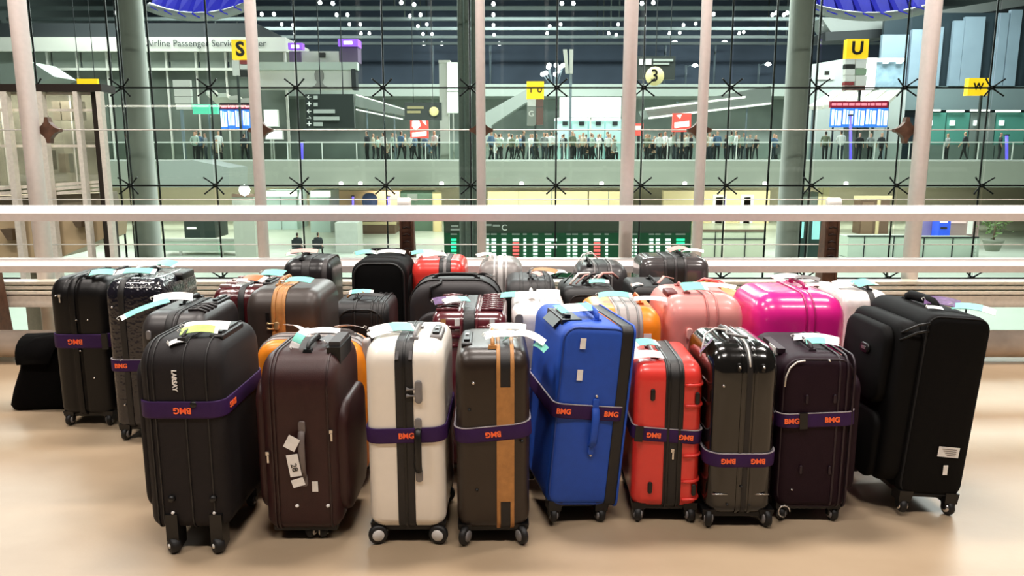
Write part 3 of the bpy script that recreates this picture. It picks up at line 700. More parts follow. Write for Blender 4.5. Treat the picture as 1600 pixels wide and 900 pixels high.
block('grey_pillar', 'square grey-green pillar in the lower hall left of the reception desk', 'pillar', 524, 348, 559, 402, 42, 1.5, COLM, (('base', (522, 396, 561, 402), DARK),))
block('green_booth', 'dark green booth beside the bundled column in the lower hall', 'booth', 626, 299, 676, 362, 54, 2, mat('dark_green', '#5e7a68', .5), (('sign_plate', (636, 303, 652, 314), GR),))
block('beige_door', 'beige double door left of the bundled column in the lower hall', 'door', 676, 300, 690, 365, 53.5, .2, BEI, (('panel', (678, 304, 688, 362), mat('door_tan', '#e3cf9d', .5)),))
block('beige_shopfront', 'wide beige shutter wall left of the thick spotted pole', 'shopfront', 762, 299, 918, 348, 60, .6, BEI, (('seam', (861, 299, 863, 348), GR), ('seam', (810, 299, 811, 348), GR)))
block('beige_shopfront', 'beige shutter wall partly behind the thick spotted pole', 'shopfront', 920, 299, 985, 348, 60, .6, BEI, (('seam', (950, 299, 951, 348), GR),))
block('beige_shopfront', 'long beige wall with two framed openings right of the spotted pole', 'shopfront', 1036, 298, 1202, 350, 60, .6, BEI, (('frame', (1113, 304, 1134, 350), mat('pale_rail')), ('opening', (1118, 308, 1129, 350), BRW), ('frame', (1157, 304, 1177, 350), mat('pale_rail')), ('opening', (1162, 308, 1172, 350), mat('slate', '#5c6660', .5))))
block('service_counter', 'long pale counter with glass rail right of the green flight board', 'counter', 1092, 362, 1196, 402, 40, 1.0, mat('counter_cream', '#cfd3bb', .4), (('top', (1091, 359, 1197, 362), BRW), ('rail', (1091, 373, 1197, 374), DARK), ('seam', (1117, 362, 1118, 402), DARK), ('seam', (1164, 362, 1165, 402), DARK)))
block('wall_recess', 'dark recessed doorway beside the right grey column', 'doorway', 1250, 300, 1278, 348, 50, 1, mat('slate'), (('post', (1278, 294, 1283, 348), BEI), ('post', (1285, 293, 1295, 348), BEI)))
block('teal_kiosk', 'slim kiosk with a pale cyan screen at the foot of the right column', 'kiosk', 1241, 344, 1260, 402, 26, .6, mat('kiosk_dark', '#3d5450', .4), (('screen', (1247, 347, 1256, 372), mat('screen_cyan', '#a9ecec', .3, emit=.7)),))
block('teal_kiosk', 'second slim kiosk with a cyan screen just left of the brown rail post', 'kiosk', 1263, 342, 1285, 402, 26.5, .6, mat('kiosk_dark'), (('screen', (1270, 345, 1281, 374), mat('screen_cyan')),))
block('brown_doorway', 'brown doorway under a gabled beige canopy behind the right rail post', 'doorway', 1343, 313, 1389, 370, 52, 1, BRW, (('leaf', (1346, 316, 1364, 370), mat('leaf_brown', '#7d6653', .5)), ('frame', (1369, 313, 1374, 370), BEI), ('canopy', (1335, 306, 1396, 313), BEI)))
block('low_counter', 'pale mint counter between the right rail post and the broad right pole', 'counter', 1325, 370, 1425, 402, 40, 1.2, mat('counter_mint', '#c6d4c4', .4), (('rail', (1325, 368, 1425, 370), DARK), ('seam', (1350, 370, 1351, 402), DARK), ('seam', (1396, 370, 1397, 402), DARK)))
block('ticket_machine', 'bright blue ticket machine right of the broad right pole', 'machine', 1467, 340, 1485, 371, 48, .8, mat('machine_blue', '#2c55d8', .35, emit=.6), (('screen', (1470, 343, 1481, 348), LITS), ('slot', (1470, 355, 1480, 358), DARK)))
block('lilac_wall', 'lilac lit wall panel left of the blue ticket machine', 'wall', 1436, 330, 1467, 370, 49, .5, mat('lilac', '#9a8fc0', .5), (('edge', (1436, 327, 1467, 331), GREYW),))
block('pink_sign_wall', 'pinkish wall with a small white sign right of the ticket machine', 'wall', 1486, 330, 1530, 372, 49, .5, mat('pinkish', '#b9a2a0', .5), (('header', (1487, 341, 1510, 349), mat('pink_lit', '#f2d5d2', .4, emit=.5)), ('white_sign', (1512, 344, 1520, 366), WT)))
block('mint_counter', 'long pale mint counter below the ticket machine', 'counter', 1436, 372, 1530, 402, 40, 1.2, mat('counter_mint'), (('rail', (1436, 370, 1530, 372), DARK), ('seam', (1443, 372, 1444, 402), DARK), ('seam', (1488, 372, 1489, 402), DARK)))
block('dark_alcove', 'dark shop alcove behind the left column in the lower hall', 'alcove', 288, 345, 336, 372, 44, 2, mat('alcove', '#2f3b36', .5), (('lit_shelf', (292, 355, 306, 358), LITS),))
block('pale_counter', 'pale counter with white legs behind the left column', 'counter', 253, 376, 382, 392, 41, 1.2, mat('counter_mint'), (('top', (252, 373, 383, 377), GREYW), ('leg', (280, 392, 284, 402), GREYW), ('leg', (345, 392, 349, 402), GREYW)))
block('grey_kiosk', 'tall grey kiosk with one bright round lamp just left of the slim left pole', 'kiosk', 365, 307, 398, 402, 34, 1.2, mat('kiosk_grey', '#a9aca0', .5), (('cap', (362, 303, 399, 308), BRW),))
o = put(empty('globe_lamp', at(382, 303, 33.5)), 'single bright round lamp left of the slim left pole', 'lamp'); sub(MB().lathe([(.01, -.25), (.18, -.16), (.24, 0), (.18, .16), (.01, .24)], 14).build('globe', mat('spot_glow'), None, at(382, 297, 33.5)), o); sub(pbox('stem', 381, 302, 383, 308, 33.5, .1, DARK), o)
o = put(empty('blue_stool', at(578, 325, 54)), 'rounded blue stool in front of the wooden wall', 'stool'); sub(MB().lathe([(.01, .75), (.3, .7), (.5, .5), (.55, .1), (.45, -.5), (.01, -.55)], 14).build('seat', mat('stool_blue', '#5468a8', .5), None, at(578, 318, 54)), o); sub(pbox('foot', 572, 325, 584, 345, 54, .3, DARK), o)

# potted tree
o = put(empty('potted_tree', at(1552, 392, 38)), 'potted green tree at the right of the lower hall', 'plant')
pp = at(1552, 376, 38); z0 = at(1552, 392, 38).z
sub(MB().lathe([(.3, z0), (.48, pp.z), (.5, pp.z+.05), (.44, pp.z+.05)], 16, (pp.x, 38, 0)).build('pot', mat('pot_grey', '#8b8f80', .5)), o)
sub(MB().tube([(pp.x, 38, pp.z), (pp.x+.03, 38, pp.z+.5), (pp.x, 38, pp.z+.9)], .05, 6).build('trunk', BRW), o)
rng = random.Random(3); lf = MB()
for k in range(160):
    v = Vector((rng.gauss(0, .3), rng.gauss(0, .3), rng.gauss(0, .28))); c_ = Vector((pp.x, 38, pp.z+.85)) + v
    d1 = Vector((rng.uniform(-1, 1), rng.uniform(-1, 1), rng.uniform(-.3, 1))).normalized(); d2 = d1.orthogonal().normalized()*.05
    lf.add([c_, c_ + d1*.1 + d2, c_ + d1*.24, c_ + d1*.1 - d2], [(0, 1, 2, 3)])
q = lf.build('foliage', mat('leaf_green', '#5f7d43', .5, var=.4, ns=5)); tag(q, kind='stuff'); sub(q, o)

# flight information board
fb = put(empty('flight_board', at(886, 402, 20)), 'wide green flight information board with glowing rows above the luggage', 'display')
sub(pbox('case', 694, 330, 1079, 440, 20, .3, mat('board_green', '#1d5638', .4, var=.2, ns=3, emit=.22)), fb)
sub(pbox('header', 695, 331, 1078, 364, 19.97, .03, mat('board_header', '#4d5a50', .4)), fb)
LW = mat('led_white', '#e9fff4', .3, emit=1.5); LR = mat('led_red', '#ff6a6a', .3, emit=1.3); LG = mat('led_green', '#35f0b0', .3, emit=1.4)
cols = [(705,713,LG),(759,764,LW),(768,775,LW),(784,791,LW),(801,811,LR),(818,822,LW),(833,840,LW),(852,861,LW),(886,891,LW),(895,902,LW),(911,919,LW),(928,938,LR),(946,950,LW),(980,990,LW),(992,995,LW),(1015,1021,LW),(1025,1031,LW),(1040,1048,LW),(1057,1070,LG)]
for x0, x1, m in cols:
    for k in range(8):
        y = 373 + 5.6*k
        mm = LW if (k == 0 and m is LR) else m
        sub(pbox('led_cell', x0, y, x1, y+3.6, 19.96, .03, mm), fb)
    sub(pbox('caption', x0-1, 365, x1+1, 367, 19.95, .03, mat('bar_grey')), fb)
for x0, k in ((861, 0), (861, 2)): sub(pbox('led_cell', x0, 373+5.6*k, x0+9, 376.6+5.6*k, 19.96, .03, LW), fb)
sub(text_fit('C', 784, 792, 356, 19.95, WT, None, 0), fb)
for x0, x1, y in ((705, 716, 352), (704, 718, 357), (758, 768, 350), (770, 781, 351)): sub(pbox('caption', x0, y, x1, y+3, 19.95, .03, mat('bar_grey')), fb)
for X in (-1.2, 1.5, 3.8): sub(MB().box((X, 20.15, -2.6), (.12, .12, 2.8)).build('leg', DARK), fb)

# ------------------------------------------------------------------ people
def person_mesh(pose):
    J = {}; E = []
    def j(n, p, r, par=None):
        J[n] = (Vector(p), r)
        if par: E.append((par, n))
    sit = pose == 'sit'
    hz = .52 if sit else .93
    j('pelvis', (0, 0, hz), (.15, .12)); j('belly', (0, 0, hz+.14), (.145, .11), 'pelvis'); j('chest', (0, 0, hz+.33), (.165, .12), 'belly'); j('neck', (0, .01, hz+.52), (.055, .055), 'chest')
    j('chin', (0, -.02, hz+.60), (.068, .075), 'neck'); j('head', (0, -.01, hz+.69), (.082, .098), 'chin'); j('crown', (0, 0, hz+.77), (.06, .07), 'head')
    for s in (-1, 1):
        L = 'l' if s < 0 else 'r'
        j('sh'+L, (s*.18, 0, hz+.45), (.07, .07), 'chest')
        fw = {'stand': -.03, 'walk': -.16*s, 'sit': -.18, 'hold': -.18}[pose]
        j('el'+L, (s*.23, fw*.4+.02, hz+.20), (.048, .048), 'sh'+L)
        up = .0 if pose in ('stand', 'walk') else .12
        j('wr'+L, (s*(.22 if up == 0 else .14), fw*1.2-.03, hz-.04+up), (.034, .034), 'el'+L)
        j('ha'+L, (s*(.22 if up == 0 else .10), fw*1.2-.07, hz-.13+up*1.3), (.04, .025), 'wr'+L)
        st = {'stand': 0, 'hold': 0, 'walk': .22*s, 'sit': 0}[pose]
        j('hi'+L, (s*.09, 0, hz-.04), (.095, .095), 'pelvis')
        if sit:
            j('kn'+L, (s*.11, -.42, hz-.02), (.065, .065), 'hi'+L); j('an'+L, (s*.11, -.42, .08), (.045, .045), 'kn'+L); j('to'+L, (s*.12, -.58, .04), (.045, .035), 'an'+L)
        else:
            j('kn'+L, (s*.10, st*.5-.03, .48), (.065, .065), 'hi'+L); j('an'+L, (s*.10, st+.02, .09), (.045, .045), 'kn'+L); j('to'+L, (s*.11, st-.14, .04), (.045, .035), 'an'+L)
    names = list(J); me = bpy.data.meshes.new('person'); me.from_pydata([J[n][0] for n in names], [(names.index(a), names.index(b)) for a, b in E], [])
    o = bpy.data.objects.new('person_tmp', me); COL.objects.link(o)
    sk = o.modifiers.new('skin', 'SKIN'); sk.use_smooth_shade = True
    for i, n in enumerate(names):
        me.skin_vertices[0].data[i].radius = J[n][1]; me.skin_vertices[0].data[i].use_root = (n == 'pelvis')
    su = o.modifiers.new('sub', 'SUBSURF'); su.levels = 1
    out = bpy.data.meshes.new_from_object(o.evaluated_get(bpy.context.evaluated_depsgraph_get())); bpy.data.objects.remove(o)
    out.name = 'person_' + pose
    for k in range(4): out.materials.append(None)
    for p in out.polygons:
        c_ = p.center
        i = 0 if c_.z > hz-.02 else 1                     # shirt / trousers
        if abs(c_.x) > .13 and hz-.3 < c_.z < hz+.12 and not (sit and c_.z < hz-.05): i = 2 if abs(c_.x) > .18 or c_.y < -.1 else i
        if c_.z > hz+.50: i = 2                              # skin
        if c_.z > hz+.56 and (c_.z > hz+.745 or c_.y > .02): i = 3   # hair
        if c_.z < .07: i = 3
        p.material_index = i
    return out
PM = {p: person_mesh(p) for p in ('stand', 'walk', 'sit', 'hold')}
SKIN = mat('skin', '#c99c80', .5); HAIR = mat('hair_dark', '#1c1613', .5)
TOPS = [('dark', '#2b3034'), ('white', '#d8dcd8'), ('grey', '#878d8c'), ('olive', '#68705a'), ('blue', '#56708c'), ('beige', '#b9ad98'), ('black', '#17191b'), ('pale green', '#a9bcae')]
BOT = ['#23272c', '#3c4650', '#55544e', '#1b1c1f']
rng = random.Random(11)
def person(x, y, z, pose, ti, rz, label, group):
    o = link('person', PM[pose], None, (x, y, z), (0, 0, rz)); o.scale = [rng.uniform(.94, 1.06)]*3
    ms = [mat('top_' + TOPS[ti][0].replace(' ', '_'), TOPS[ti][1], .7), mat('bottoms_%d' % rng.randrange(4), BOT[rng.randrange(4)], .7), SKIN, HAIR]
    for k, m in enumerate(ms):
        o.material_slots[k].link = 'OBJECT'; o.material_slots[k].material = m
    return put(o, label, 'person', group)
TAKEN = [(at(x, 250, y).x, y) for x, y in ((836, 49), (375, 46.8), (891, 50), (655, 46.5), (1065, 46.5), (997, 46.5), (758, 57))]
ZONES = [(300, 396, 'left of the slim left pole', 7), (572, 690, 'left of the bundled column', 16), (766, 862, 'below the TU tower', 22), (866, 962, 'under the bright screen', 26), (1002, 1082, 'right of the spotted pole', 20), (1098, 1215, 'under the lit sloping canopy', 22)]
for x0, x1, where, n in ZONES:
    for k in range(n):
        px = x0 + (x1-x0)*(k+.5)/n + rng.uniform(-2, 2); Y = 46.0 + (1.2 if x0 == 300 else 8.6)*((k*5 if x0 == 300 else k*7) % n + rng.random()*.5)/n; ti = rng.randrange(len(TOPS))
        for tries in range(40):                      # keep people apart and off the sign poles and posters
            q_ = at(px, 250, Y)
            if all((q_.x-u)**2 + (Y-v)**2 > .9 for u, v in TAKEN): break
            Y = 46.0 + (1.3 if x0 == 300 else 9.0)*rng.random(); px = rng.uniform(x0, x1)
        TAKEN.append((at(px, 250, Y).x, Y))
        pose = 'sit' if k % 9 == 4 else rng.choice(['stand', 'stand', 'walk', 'hold'])
        p = at(px, 250, Y); act = {'stand': 'standing', 'walk': 'walking', 'hold': 'holding something', 'sit': 'sitting'}[pose]
        o = person(p.x, Y, DECK, pose, ti, rng.uniform(-PI, PI), f'person in {TOPS[ti][0]} top {act} {where}', f'{TOPS[ti][0]} {act} people {where}')
        if pose == 'sit':
            st = put(empty('bench_seat', (p.x, Y, DECK), o.rotation_euler.z), f'grey seat under a person in {TOPS[ti][0]} top {where}', 'seat', f'seats {TOPS[ti][0]} {where}')
            MB().box((0, .03, .40), (.46, .44, .05)).build('seat', mat('seat_grey', '#6c7272', .5), st); MB().box((0, .25, .66), (.46, .04, .4)).build('backrest', mat('seat_grey'), st)
            MB().box((0, .05, .19), (.06, .3, .38)).build('leg', DARK, st)
for px, Y, ti, pose, lab in ((1312, 46.2, 1, 'hold', 'person in white top under the blue flight screens at the left'), (1341, 46.5, 6, 'stand', 'person in black top under the blue flight screens by the purple tube'), (1358, 46.1, 2, 'stand', 'person in grey top under the blue flight screens in the middle'), (1375, 46.7, 0, 'walk', 'person in dark top under the blue flight screens at the right'), (1288, 46.4, 3, 'walk', 'person in olive top left of the blue flight screens'),
                             (1478, 47, 2, 'stand', 'person in grey top beside the broad right pole'), (1505, 48, 0, 'walk', 'person in dark top below the blue-grey panels'), (1560, 47, 6, 'stand', 'person in black top at the right edge by the purple tube')):
    p = at(px, 250, Y); person(p.x, Y, DECK, pose, ti, rng.uniform(-PI, PI), lab, None)
for px, lab in ((466, 'person in dark top sitting in the lower hall by the cyan cabin'), (498, 'second person in dark top sitting in the lower hall right of the first')):
    p = at(px, 400, 41); person(p.x, 41, LZ, 'sit', 0, PI, lab, None)
    st = put(empty('bench_seat', (p.x, 41, LZ), PI), lab.replace('person in dark top sitting', 'dark seat used by a person'), 'seat')
    MB().box((0, .03, .40), (.5, .44, .05)).build('seat', DARK, st); MB().box((0, .25, .66), (.5, .04, .4)).build('backrest', DARK, st); MB().box((0, .05, .19), (.06, .3, .38)).build('leg', GREYW, st)

# ------------------------------------------------------------------ luggage
RUB = mat('black_rubber', '#141313', .55); PLB = mat('black_plastic', '#0d0c0c', .4); CHR = mat('chrome', '#d8d4cf', .22, metal=.9)
WTAG = mat('tag_white', '#f2efec', .5); TEAL = mat('tag_teal', '#7fdcc9', .5); STR = mat('string_white', '#e9e4de', .6)
PST = mat('purple_strap', '#351a4c', .6, bump=.2, bs=300, spec=.25); ORG = mat('strap_orange', '#ff6a35', .5, emit=.12)
GREYP = mat('grey_plastic', '#7c7877', .4); LINE = mat('strap_white_edge', '#a9a0a6', .6)
wheel_me = MB().lathe([(.002, -.011), (.022, -.011), (.0275, -.007), (.028, 0), (.0275, .007), (.022, .011), (.002, .011)], 20, (0, 0, 0), 'x').mesh('wheel'); wheel_me.materials.append(RUB)
def hub_mesh(m):
    me = MB().lathe([(.001, -.0135), (.015, -.0135), (.017, -.011), (.017, .011), (.015, .0135), (.001, .0135)], 16, (0, 0, 0), 'x').mesh('hub'); me.materials.append(m); return me
HUBS = {}
class Case:
    def __init__(s, label, x, D, t, w, zt, zb=.065, R=.08, r=.035, rz=0.0, lean=0.0, name='suitcase', cat='suitcase', group=None):
        s.t, s.w, s.zt, s.zb, s.R, s.r = t, w, zt, zb, R, r; s.zc = (zt+zb)/2; s.h = zt-zb; s.D = D; s.fy = -w/2
        cy = D + w/2
        s.o = put(empty(name, (x, cy, 0)), label, cat, group)
        s.o.rotation_euler = (0, lean, rz); s.o.location.z = abs(math.sin(lean))*(t/2-.04)
        s.x = x
    def px(s, p, y): return at(p, y, s.D).x - s.x
    def pz(s, y): return at(800, y, s.D).z
    def body(s, m, axis='x', **k):
        if axis == 'y' and k.get('bulge'): s.fy = -s.w/2 - k['bulge']*.95
        k.setdefault('Rb', min(s.R, .045))
        if axis == 'x': b = shell(s.t, s.w/2, s.h/2, s.R, s.r, 'x', (0, 0, s.zc), **k)
        else: b = shell(s.w, s.t/2, s.h/2, s.R, s.r, 'y', (0, 0, s.zc), **k)
        return b.build('body', m, s.o)
    def ring(s, name, x, width, m, th=.004, par=None):
        d = 0
        e = s.t/2 - abs(x)
        if e < s.r: d = s.r - math.sqrt(max(0, s.r**2 - (s.r-e)**2))
        return loop_band(s.w/2-d, s.h/2-d, max(s.R-d, .01), width, th, 'yz', (x, 0, s.zc), Rb=max(min(s.R, .045)-d, .006)).build(name, m, par or s.o)
    def front_piping(s, m, inset=None, rad=.0035, R=.05, y=None):
        i_ = .29*s.r if inset is None else inset
        pts = [(u, (-s.w/2 + .29*s.r if y is None else y), v + s.zc) for u, v, _, _ in rr(s.t/2 - i_, s.h/2 - i_, R, 5, 3)]
        return MB().tube(pts, rad, 6, True, up=(0, 1, 0)).build('piping', m, s.o)
    def handle(s, m, x=0, y=0, L=.2, hg=.035, rad=.010, flat=.6, along='y', ends=None, z=None):
        z = s.zt if z is None else z; hg *= .62
        prof = [(-.5, -.008), (-.47, hg*.55), (-.38, hg*.92), (-.2, hg), (0, hg*1.03), (.2, hg), (.38, hg*.92), (.47, hg*.55), (.5, -.008)]
        pts = [((x, y+q*L, z+v) if along == 'y' else (x+q*L, y, z+v)) for q, v in prof]
        o = MB().tube(pts, rad, 8, flat=flat).build('top_handle', m, s.o)
        for q in (-.5, .5):
            c = (x, y+q*L, z+.002) if along == 'y' else (x+q*L, y, z+.002)
            MB().box(c, (.034, .03, .012), taper=.8).build('handle_mount', ends or m, o)
        return o
    def side_handle(s, m, x, z0, z1, ends=None, hg=.03, rad=.010):
        y = s.fy; L = z1-z0
        pts = [(x, y+.004, z0), (x, y-hg*.6, z0+.06*L), (x, y-hg, z0+.2*L), (x, y-hg*1.05, z0+.5*L), (x, y-hg, z1-.2*L), (x, y-hg*.6, z1-.06*L), (x, y+.004, z1)]
        o = MB().tube(pts, rad, 8, flat=.5, up=(0, 1, 0)).build('side_handle', m, s.o)
        for z in (z0-.012, z1+.012): shell(.012, .013, .024, .011, .004, 'y', (x, y-.002, z), mid=2, ns=2).build('handle_mount', ends or m, o)
        return o
    def trolley(s, x, y=0, L=.17, wd=.04, m=None, tab=None):
        o = shell(wd, L/2, .012, .011, .006, 'x', (x, y, s.zt-.004), mid=2, ns=2).build('trolley_handle', m or PLB, s.o)
        MB().box((x, y, s.zt+.010), (wd*.55, L*.75, .012)).build('grip', tab or PLB, o)
        MB().box((x, y, s.zt+.017), (wd*.3, .026, .006)).build('button', CHR, o)
        return o
    def casters(s, hub=None, R=1.0, dx=.05, dy=.06, ys=(-1, 1), xs=(-1, 1), off=0, steer=None):
        hub = hub or GREYP
        if hub.name not in HUBS: HUBS[hub.name] = hub_mesh(hub)
        for sx in xs:
            for sy in ys:
                x = sx*(s.t/2-dx)+off; y = sy*(s.w/2-dy)
                wr = .0285*R; zt_ = s.zb + .02; zl = min(wr*1.75, zt_-.02)
                b = MB().box((x, y, (zt_+zl)/2), (.05, .056, max(.01, zt_-zl)), taper=1.1)
                for e in (-1, 1):
                    b.prism([(x+e*.0185-.002, y-.026, wr*.85), (x+e*.0185-.002, y-.002, wr*.85), (x+e*.0185-.002, y+.024, zt_), (x+e*.0185-.002, y-.026, zt_)], (.004, 0, 0))
                c = b.build('caster', PLB, s.o); a = ((sx*7+sy*13) % 5*.12-.2) if steer is None else steer*sx; yo = .014 if steer is None else .03
                for me, n in ((wheel_me, 'wheel'), (HUBS[hub.name], 'hub')):
                    q = link(n, me, c, (x, y-yo, .0285*R), (0, 0, a)); q.scale = (1.15 if n == 'wheel' else 1.3, R, R)
    def base(s, m=None, h=.03):
        return shell(s.t*.84, s.w*.45, .018, .012, .008, 'x', (0, 0, s.zb+.012-h*.25), mid=2, ns=2).build('base', m or PLB, s.o)
    def strap(s, z, width=.052, words=(), tilt=0.0, off=.004, buckle=None, edge=True, bands=True):
        r = max(s.r, .02)
        o = loop_band(s.t/2, s.w/2, r, width, .0035, 'xy', (0, 0, 0), off).build('luggage_strap', PST, s.o, (0, 0, z), (0, tilt, 0))
        if edge: loop_band(s.t/2, s.w/2, r, .003, .005, 'xy', (0, 0, width/2), off-.001).build('white_edge', LINE, o)
        for x, flip in words:
            text('BMG', width*.5, ORG, o, (x, -s.w/2-off-.0045, -.001), (PI/2, PI if flip else 0, 0), bold=.0009)
        if buckle is not None: MB().box((buckle, -s.w/2-off-.004, 0), (.03, .012, width*1.12)).build('buckle', PLB, o)
        return o
    def stud(s, x, z, m, r=.008, name='stud', d=.008, y=None):
        MB().lathe([(.001, -d), (r*.7, -d), (r, -d*.3), (r, .004)], 12, (x, (s.fy if y is None else y), z), 'y').build(name, m, s.o)
    def oval(s, x, z, m, a=.009, b=.026, name='grip_stud', d=.012):
        shell(d, a, b, a, .004, 'y', (x, s.fy-.001, z), mid=2, ns=1).build(name, m, s.o)
    def plate(s, x, z, w, h, m, name='sticker', y=None, rot=0):
        return MB().box((0, 0, 0), (w, .0015, h)).build(name, m, s.o, (x, (s.fy-.002 if y is None else y), z), (0, rot, 0))
    def zip_pull(s, x, z, m=None, y=None):
        y = s.fy-.004 if y is None else y
        b = MB().box((x, y, z), (.012, .008, .014)); b.box((x+.002, y-.004, z-.02), (.007, .003, .03)); b.build('zip_pull', m or CHR, s.o)
    def lock(s, x, z, m=None, h=.07):
        y = -s.w/2-.004
        o = shell(.016, .013, h/2, .012, .005, 'y', (x, y, z), mid=2, ns=1).build('lock', m or CHR, s.o)
        for dz in (.012, -.012): MB().tube([(x-.012, y-.006, z+dz), (x-.03, y-.006, z+dz-.001), (x-.043, y-.005, z+dz)], [.003, .003, .008], 8).build('zip_slider', m or CHR, o)
    def ltag(s, x, y, z, rz=0.0, L=.13, W=.05, bend=.01, teal=(.0, .45), m=None, m2=None, tilt=0.0, roll=.32, string=True):
        """paper luggage tag lying at (x, y, z), its length along local x"""
        n = 6
        def strip(q0, q1, dz, wd):
            b = MB(); rs = []
            for k in range(n+1):
                q = q0 + (q1-q0)*k/n; xx = (q-.5)*L; zz = -bend*(2*q-1)**2 + bend*.5 + dz
                rs.append([(xx, -wd/2, zz), (xx, wd/2, zz), (xx, wd/2, zz+.0012), (xx, -wd/2, zz+.0012)])
            return b.rings(rs, True, True, False)
        o = strip(0, 1, 0, W).build('luggage_tag', m or WTAG, s.o, (x, y, z + W*.5*math.sin(max(roll, 0))*.6), (roll, tilt, rz))
        if teal: strip(teal[0], teal[1], .0008, W*1.002).build('printed_band', m2 or TEAL, o)
        if string: MB().tube([(-L*.46, 0, -bend*.4), (-L*.52, .006, .006), (-L*.58, 0, .003), (-L*.54, -.006, -.004)], .0014, 5).build('tag_string', STR, o)
        return o

M = mat
# ---- front row ----------------------------------------------------
CHA = M('charcoal_canvas', '#1f1b1c', .62, bump=.25, bs=700, var=.06, spec=.25)
c = Case('charcoal canvas suitcase with white sideways lettering, leftmost of the front row', -1.173, 2.60, .295, .45, .785, .085, .105, .05)
c.body(CHA, bulge=.006)
for x in (-.108, -.088, .018, .098): c.ring('piping', x, .005, M('dark_piping', '#1d1b1b', .5), .004)
shell(.03, .20, .29, .08, .014, 'x', (-.148, 0, .43), ns=3).build('front_pocket', CHA, c.o)
c.handle(M('dark_piping'), 0, -.06, .2, .03); c.trolley(.105, -.02, .22, .05)
c.strap(c.pz(640), .062, [(.01, True)], edge=False)
text('BMG', .03, ORG, c.o, (.157, -.14, c.pz(640)), (PI/2, PI, PI/2), bold=.0009)
text('LARSAY', .022, WTAG, c.o, (-.012, -.2285, .652), (PI/2, PI/2, 0), bold=.001)
for x in (-.055, .095): c.stud(x, .21, PLB, .014, 'bumper', .014); c.stud(x, .155, WTAG, .006, 'rivet')
c.stud(.05, .565, PLB, .014, 'bumper', .012)
for x in (-.06, .1):
    b = MB().prism([(x-.022, -.235, .15), (x-.022, -.16, .15), (x-.022, -.17, .02), (x-.022, -.215, .012), (x-.022, -.235, .05)], (.044, 0, 0)).build('wheel_leg', PLB, c.o)
    q = link('wheel', wheel_me, b, (x, -.225, .03), (0, 0, .8)); q.scale = (1.6, 1.05, 1.05)
    HUBS.setdefault('string_white', hub_mesh(STR)); q = link('hub', HUBS['string_white'], b, (x, -.225, .03), (0, 0, .8)); q.scale = (1.5, .55, .55)
c.casters(ys=(1,))
c.ltag(.05, -.07, .808, R_(8), .16, .06, .006, None); c.ltag(.04, -.11, .802, R_(12), .13, .05, .012, (0, .9), m2=M('tag_lime', '#a6d060', .5))
c.zip_pull(-.02, .72, y=-.205); c.ltag(-.01, -.17, .775, R_(30), .07, .025, .012, None)

BRN = M('brown_leatherette', '#361d1c', .42, bump=.2, bs=400, var=.08, spec=.35)
c = Case('dark brown leatherette suitcase with a torn white tag hanging on its side', -.778, 2.67, .285, .43, .715, .045, .12, .05)
c.body(BRN, bulge=.008)
for x in (-.10, -.086, .107): c.ring('piping', x, .006, M('brown_piping', '#2c1717', .4), .005)
shell(.04, .19, .26, .09, .018, 'x', (-.145, 0, .36), ns=3, bulge=.01).build('front_pocket', BRN, c.o)
shell(.05, .19, .22, .09, .02, 'x', (.145, 0, .31), ns=3, bulge=.015).build('back_pocket', BRN, c.o)
MB().box((.118, -.03, .70), (.05, .2, .06)).build('trolley_handle', PLB, c.o); MB().box((.118, -.03, .738), (.042, .16, .02)).build('trolley_grip', M('grey_dark', '#3e3a3a', .5), c.o)
c.handle(PLB, .02, -.03, .17, .035, .013)
c.ltag(-.02, -.04, .745, R_(60), .12, .04, .03, (.2, .5), tilt=-.5); c.ltag(.03, .06, .745, R_(10), .14, .04, .01, None); c.ltag(.08, -.02, .73, R_(80), .09, .05, .0, None, m=M('grey_dark'))
c.side_handle(M('brown_grey', '#6f6461', .5), .012, c.pz(745), c.pz(672), rad=.013, hg=.022)
for k, (x, z, ww, hh, rt) in enumerate(((-.02, c.pz(688), .045, .05, .5), (-.015, c.pz(722), .042, .085, -.15), (-.002, c.pz(748), .046, .03, -.3))):
    c.plate(x, z, ww, hh, WTAG, 'torn_tag', -.245-.002*k, rt)
text('28', .032, INK, c.o, (-.014, -.2485, c.pz(725)), (PI/2, 1.3, 0), name='tag_lettering')
c.plate(.05, c.pz(760), .022, .04, WTAG); c.zip_pull(-.118, c.pz(708)); c.zip_pull(.118, c.pz(674))
for x in (-.02, .095): c.stud(x, c.pz(790), WTAG, .007, 'rivet')
c.casters(hub=STR, dx=.12, ys=(-1,), xs=(-1, 1), off=.038, R=.9); c.casters(ys=(1,)); c.base(h=.02)

CRM = M('cream_polycarbonate', '#f3ebdf', .28, var=.01, coat=.3)
c = Case('cream white hard-shell suitcase with a black zip band down its side', -.387, 2.65, .285, .44, .77, .062, .085, .05)
c.body(CRM); c.ring('zip_band', 0, .064, M('zip_black', '#1c1a1a', .45, bump=.3, bs=500), .003); c.ring('zipper', .0, .010, PLB, .006); c.base(h=.04)
for x in (-.024, .024): MB().box((x, -.205, .722), (.012, .02, .035), rot=Matrix.Rotation(-.7, 3, 'X')).build('zip_corner', M('grey_dark'), c.o)
c.lock(.052, c.pz(612), GREYP, .085); c.side_handle(PLB, .048, c.pz(738), c.pz(668), GREYP, .026, .013)
c.strap(c.pz(680), .056, [(.005, False)], tilt=-.03, edge=False); c.handle(GREYP, .03, -.05, .17, .022, .013); c.trolley(.105, -.04, .16, .045, GREYP, PLB)
c.ltag(-.06, -.06, .785, R_(25), .17, .06, .012, (.45, .95)); c.ltag(-.085, -.09, .78, R_(40), .13, .04, .01, None)
c.casters(hub=M('hub_white', '#d8d4d0', .4), R=1.3, dx=.03, dy=.045, steer=1.35)

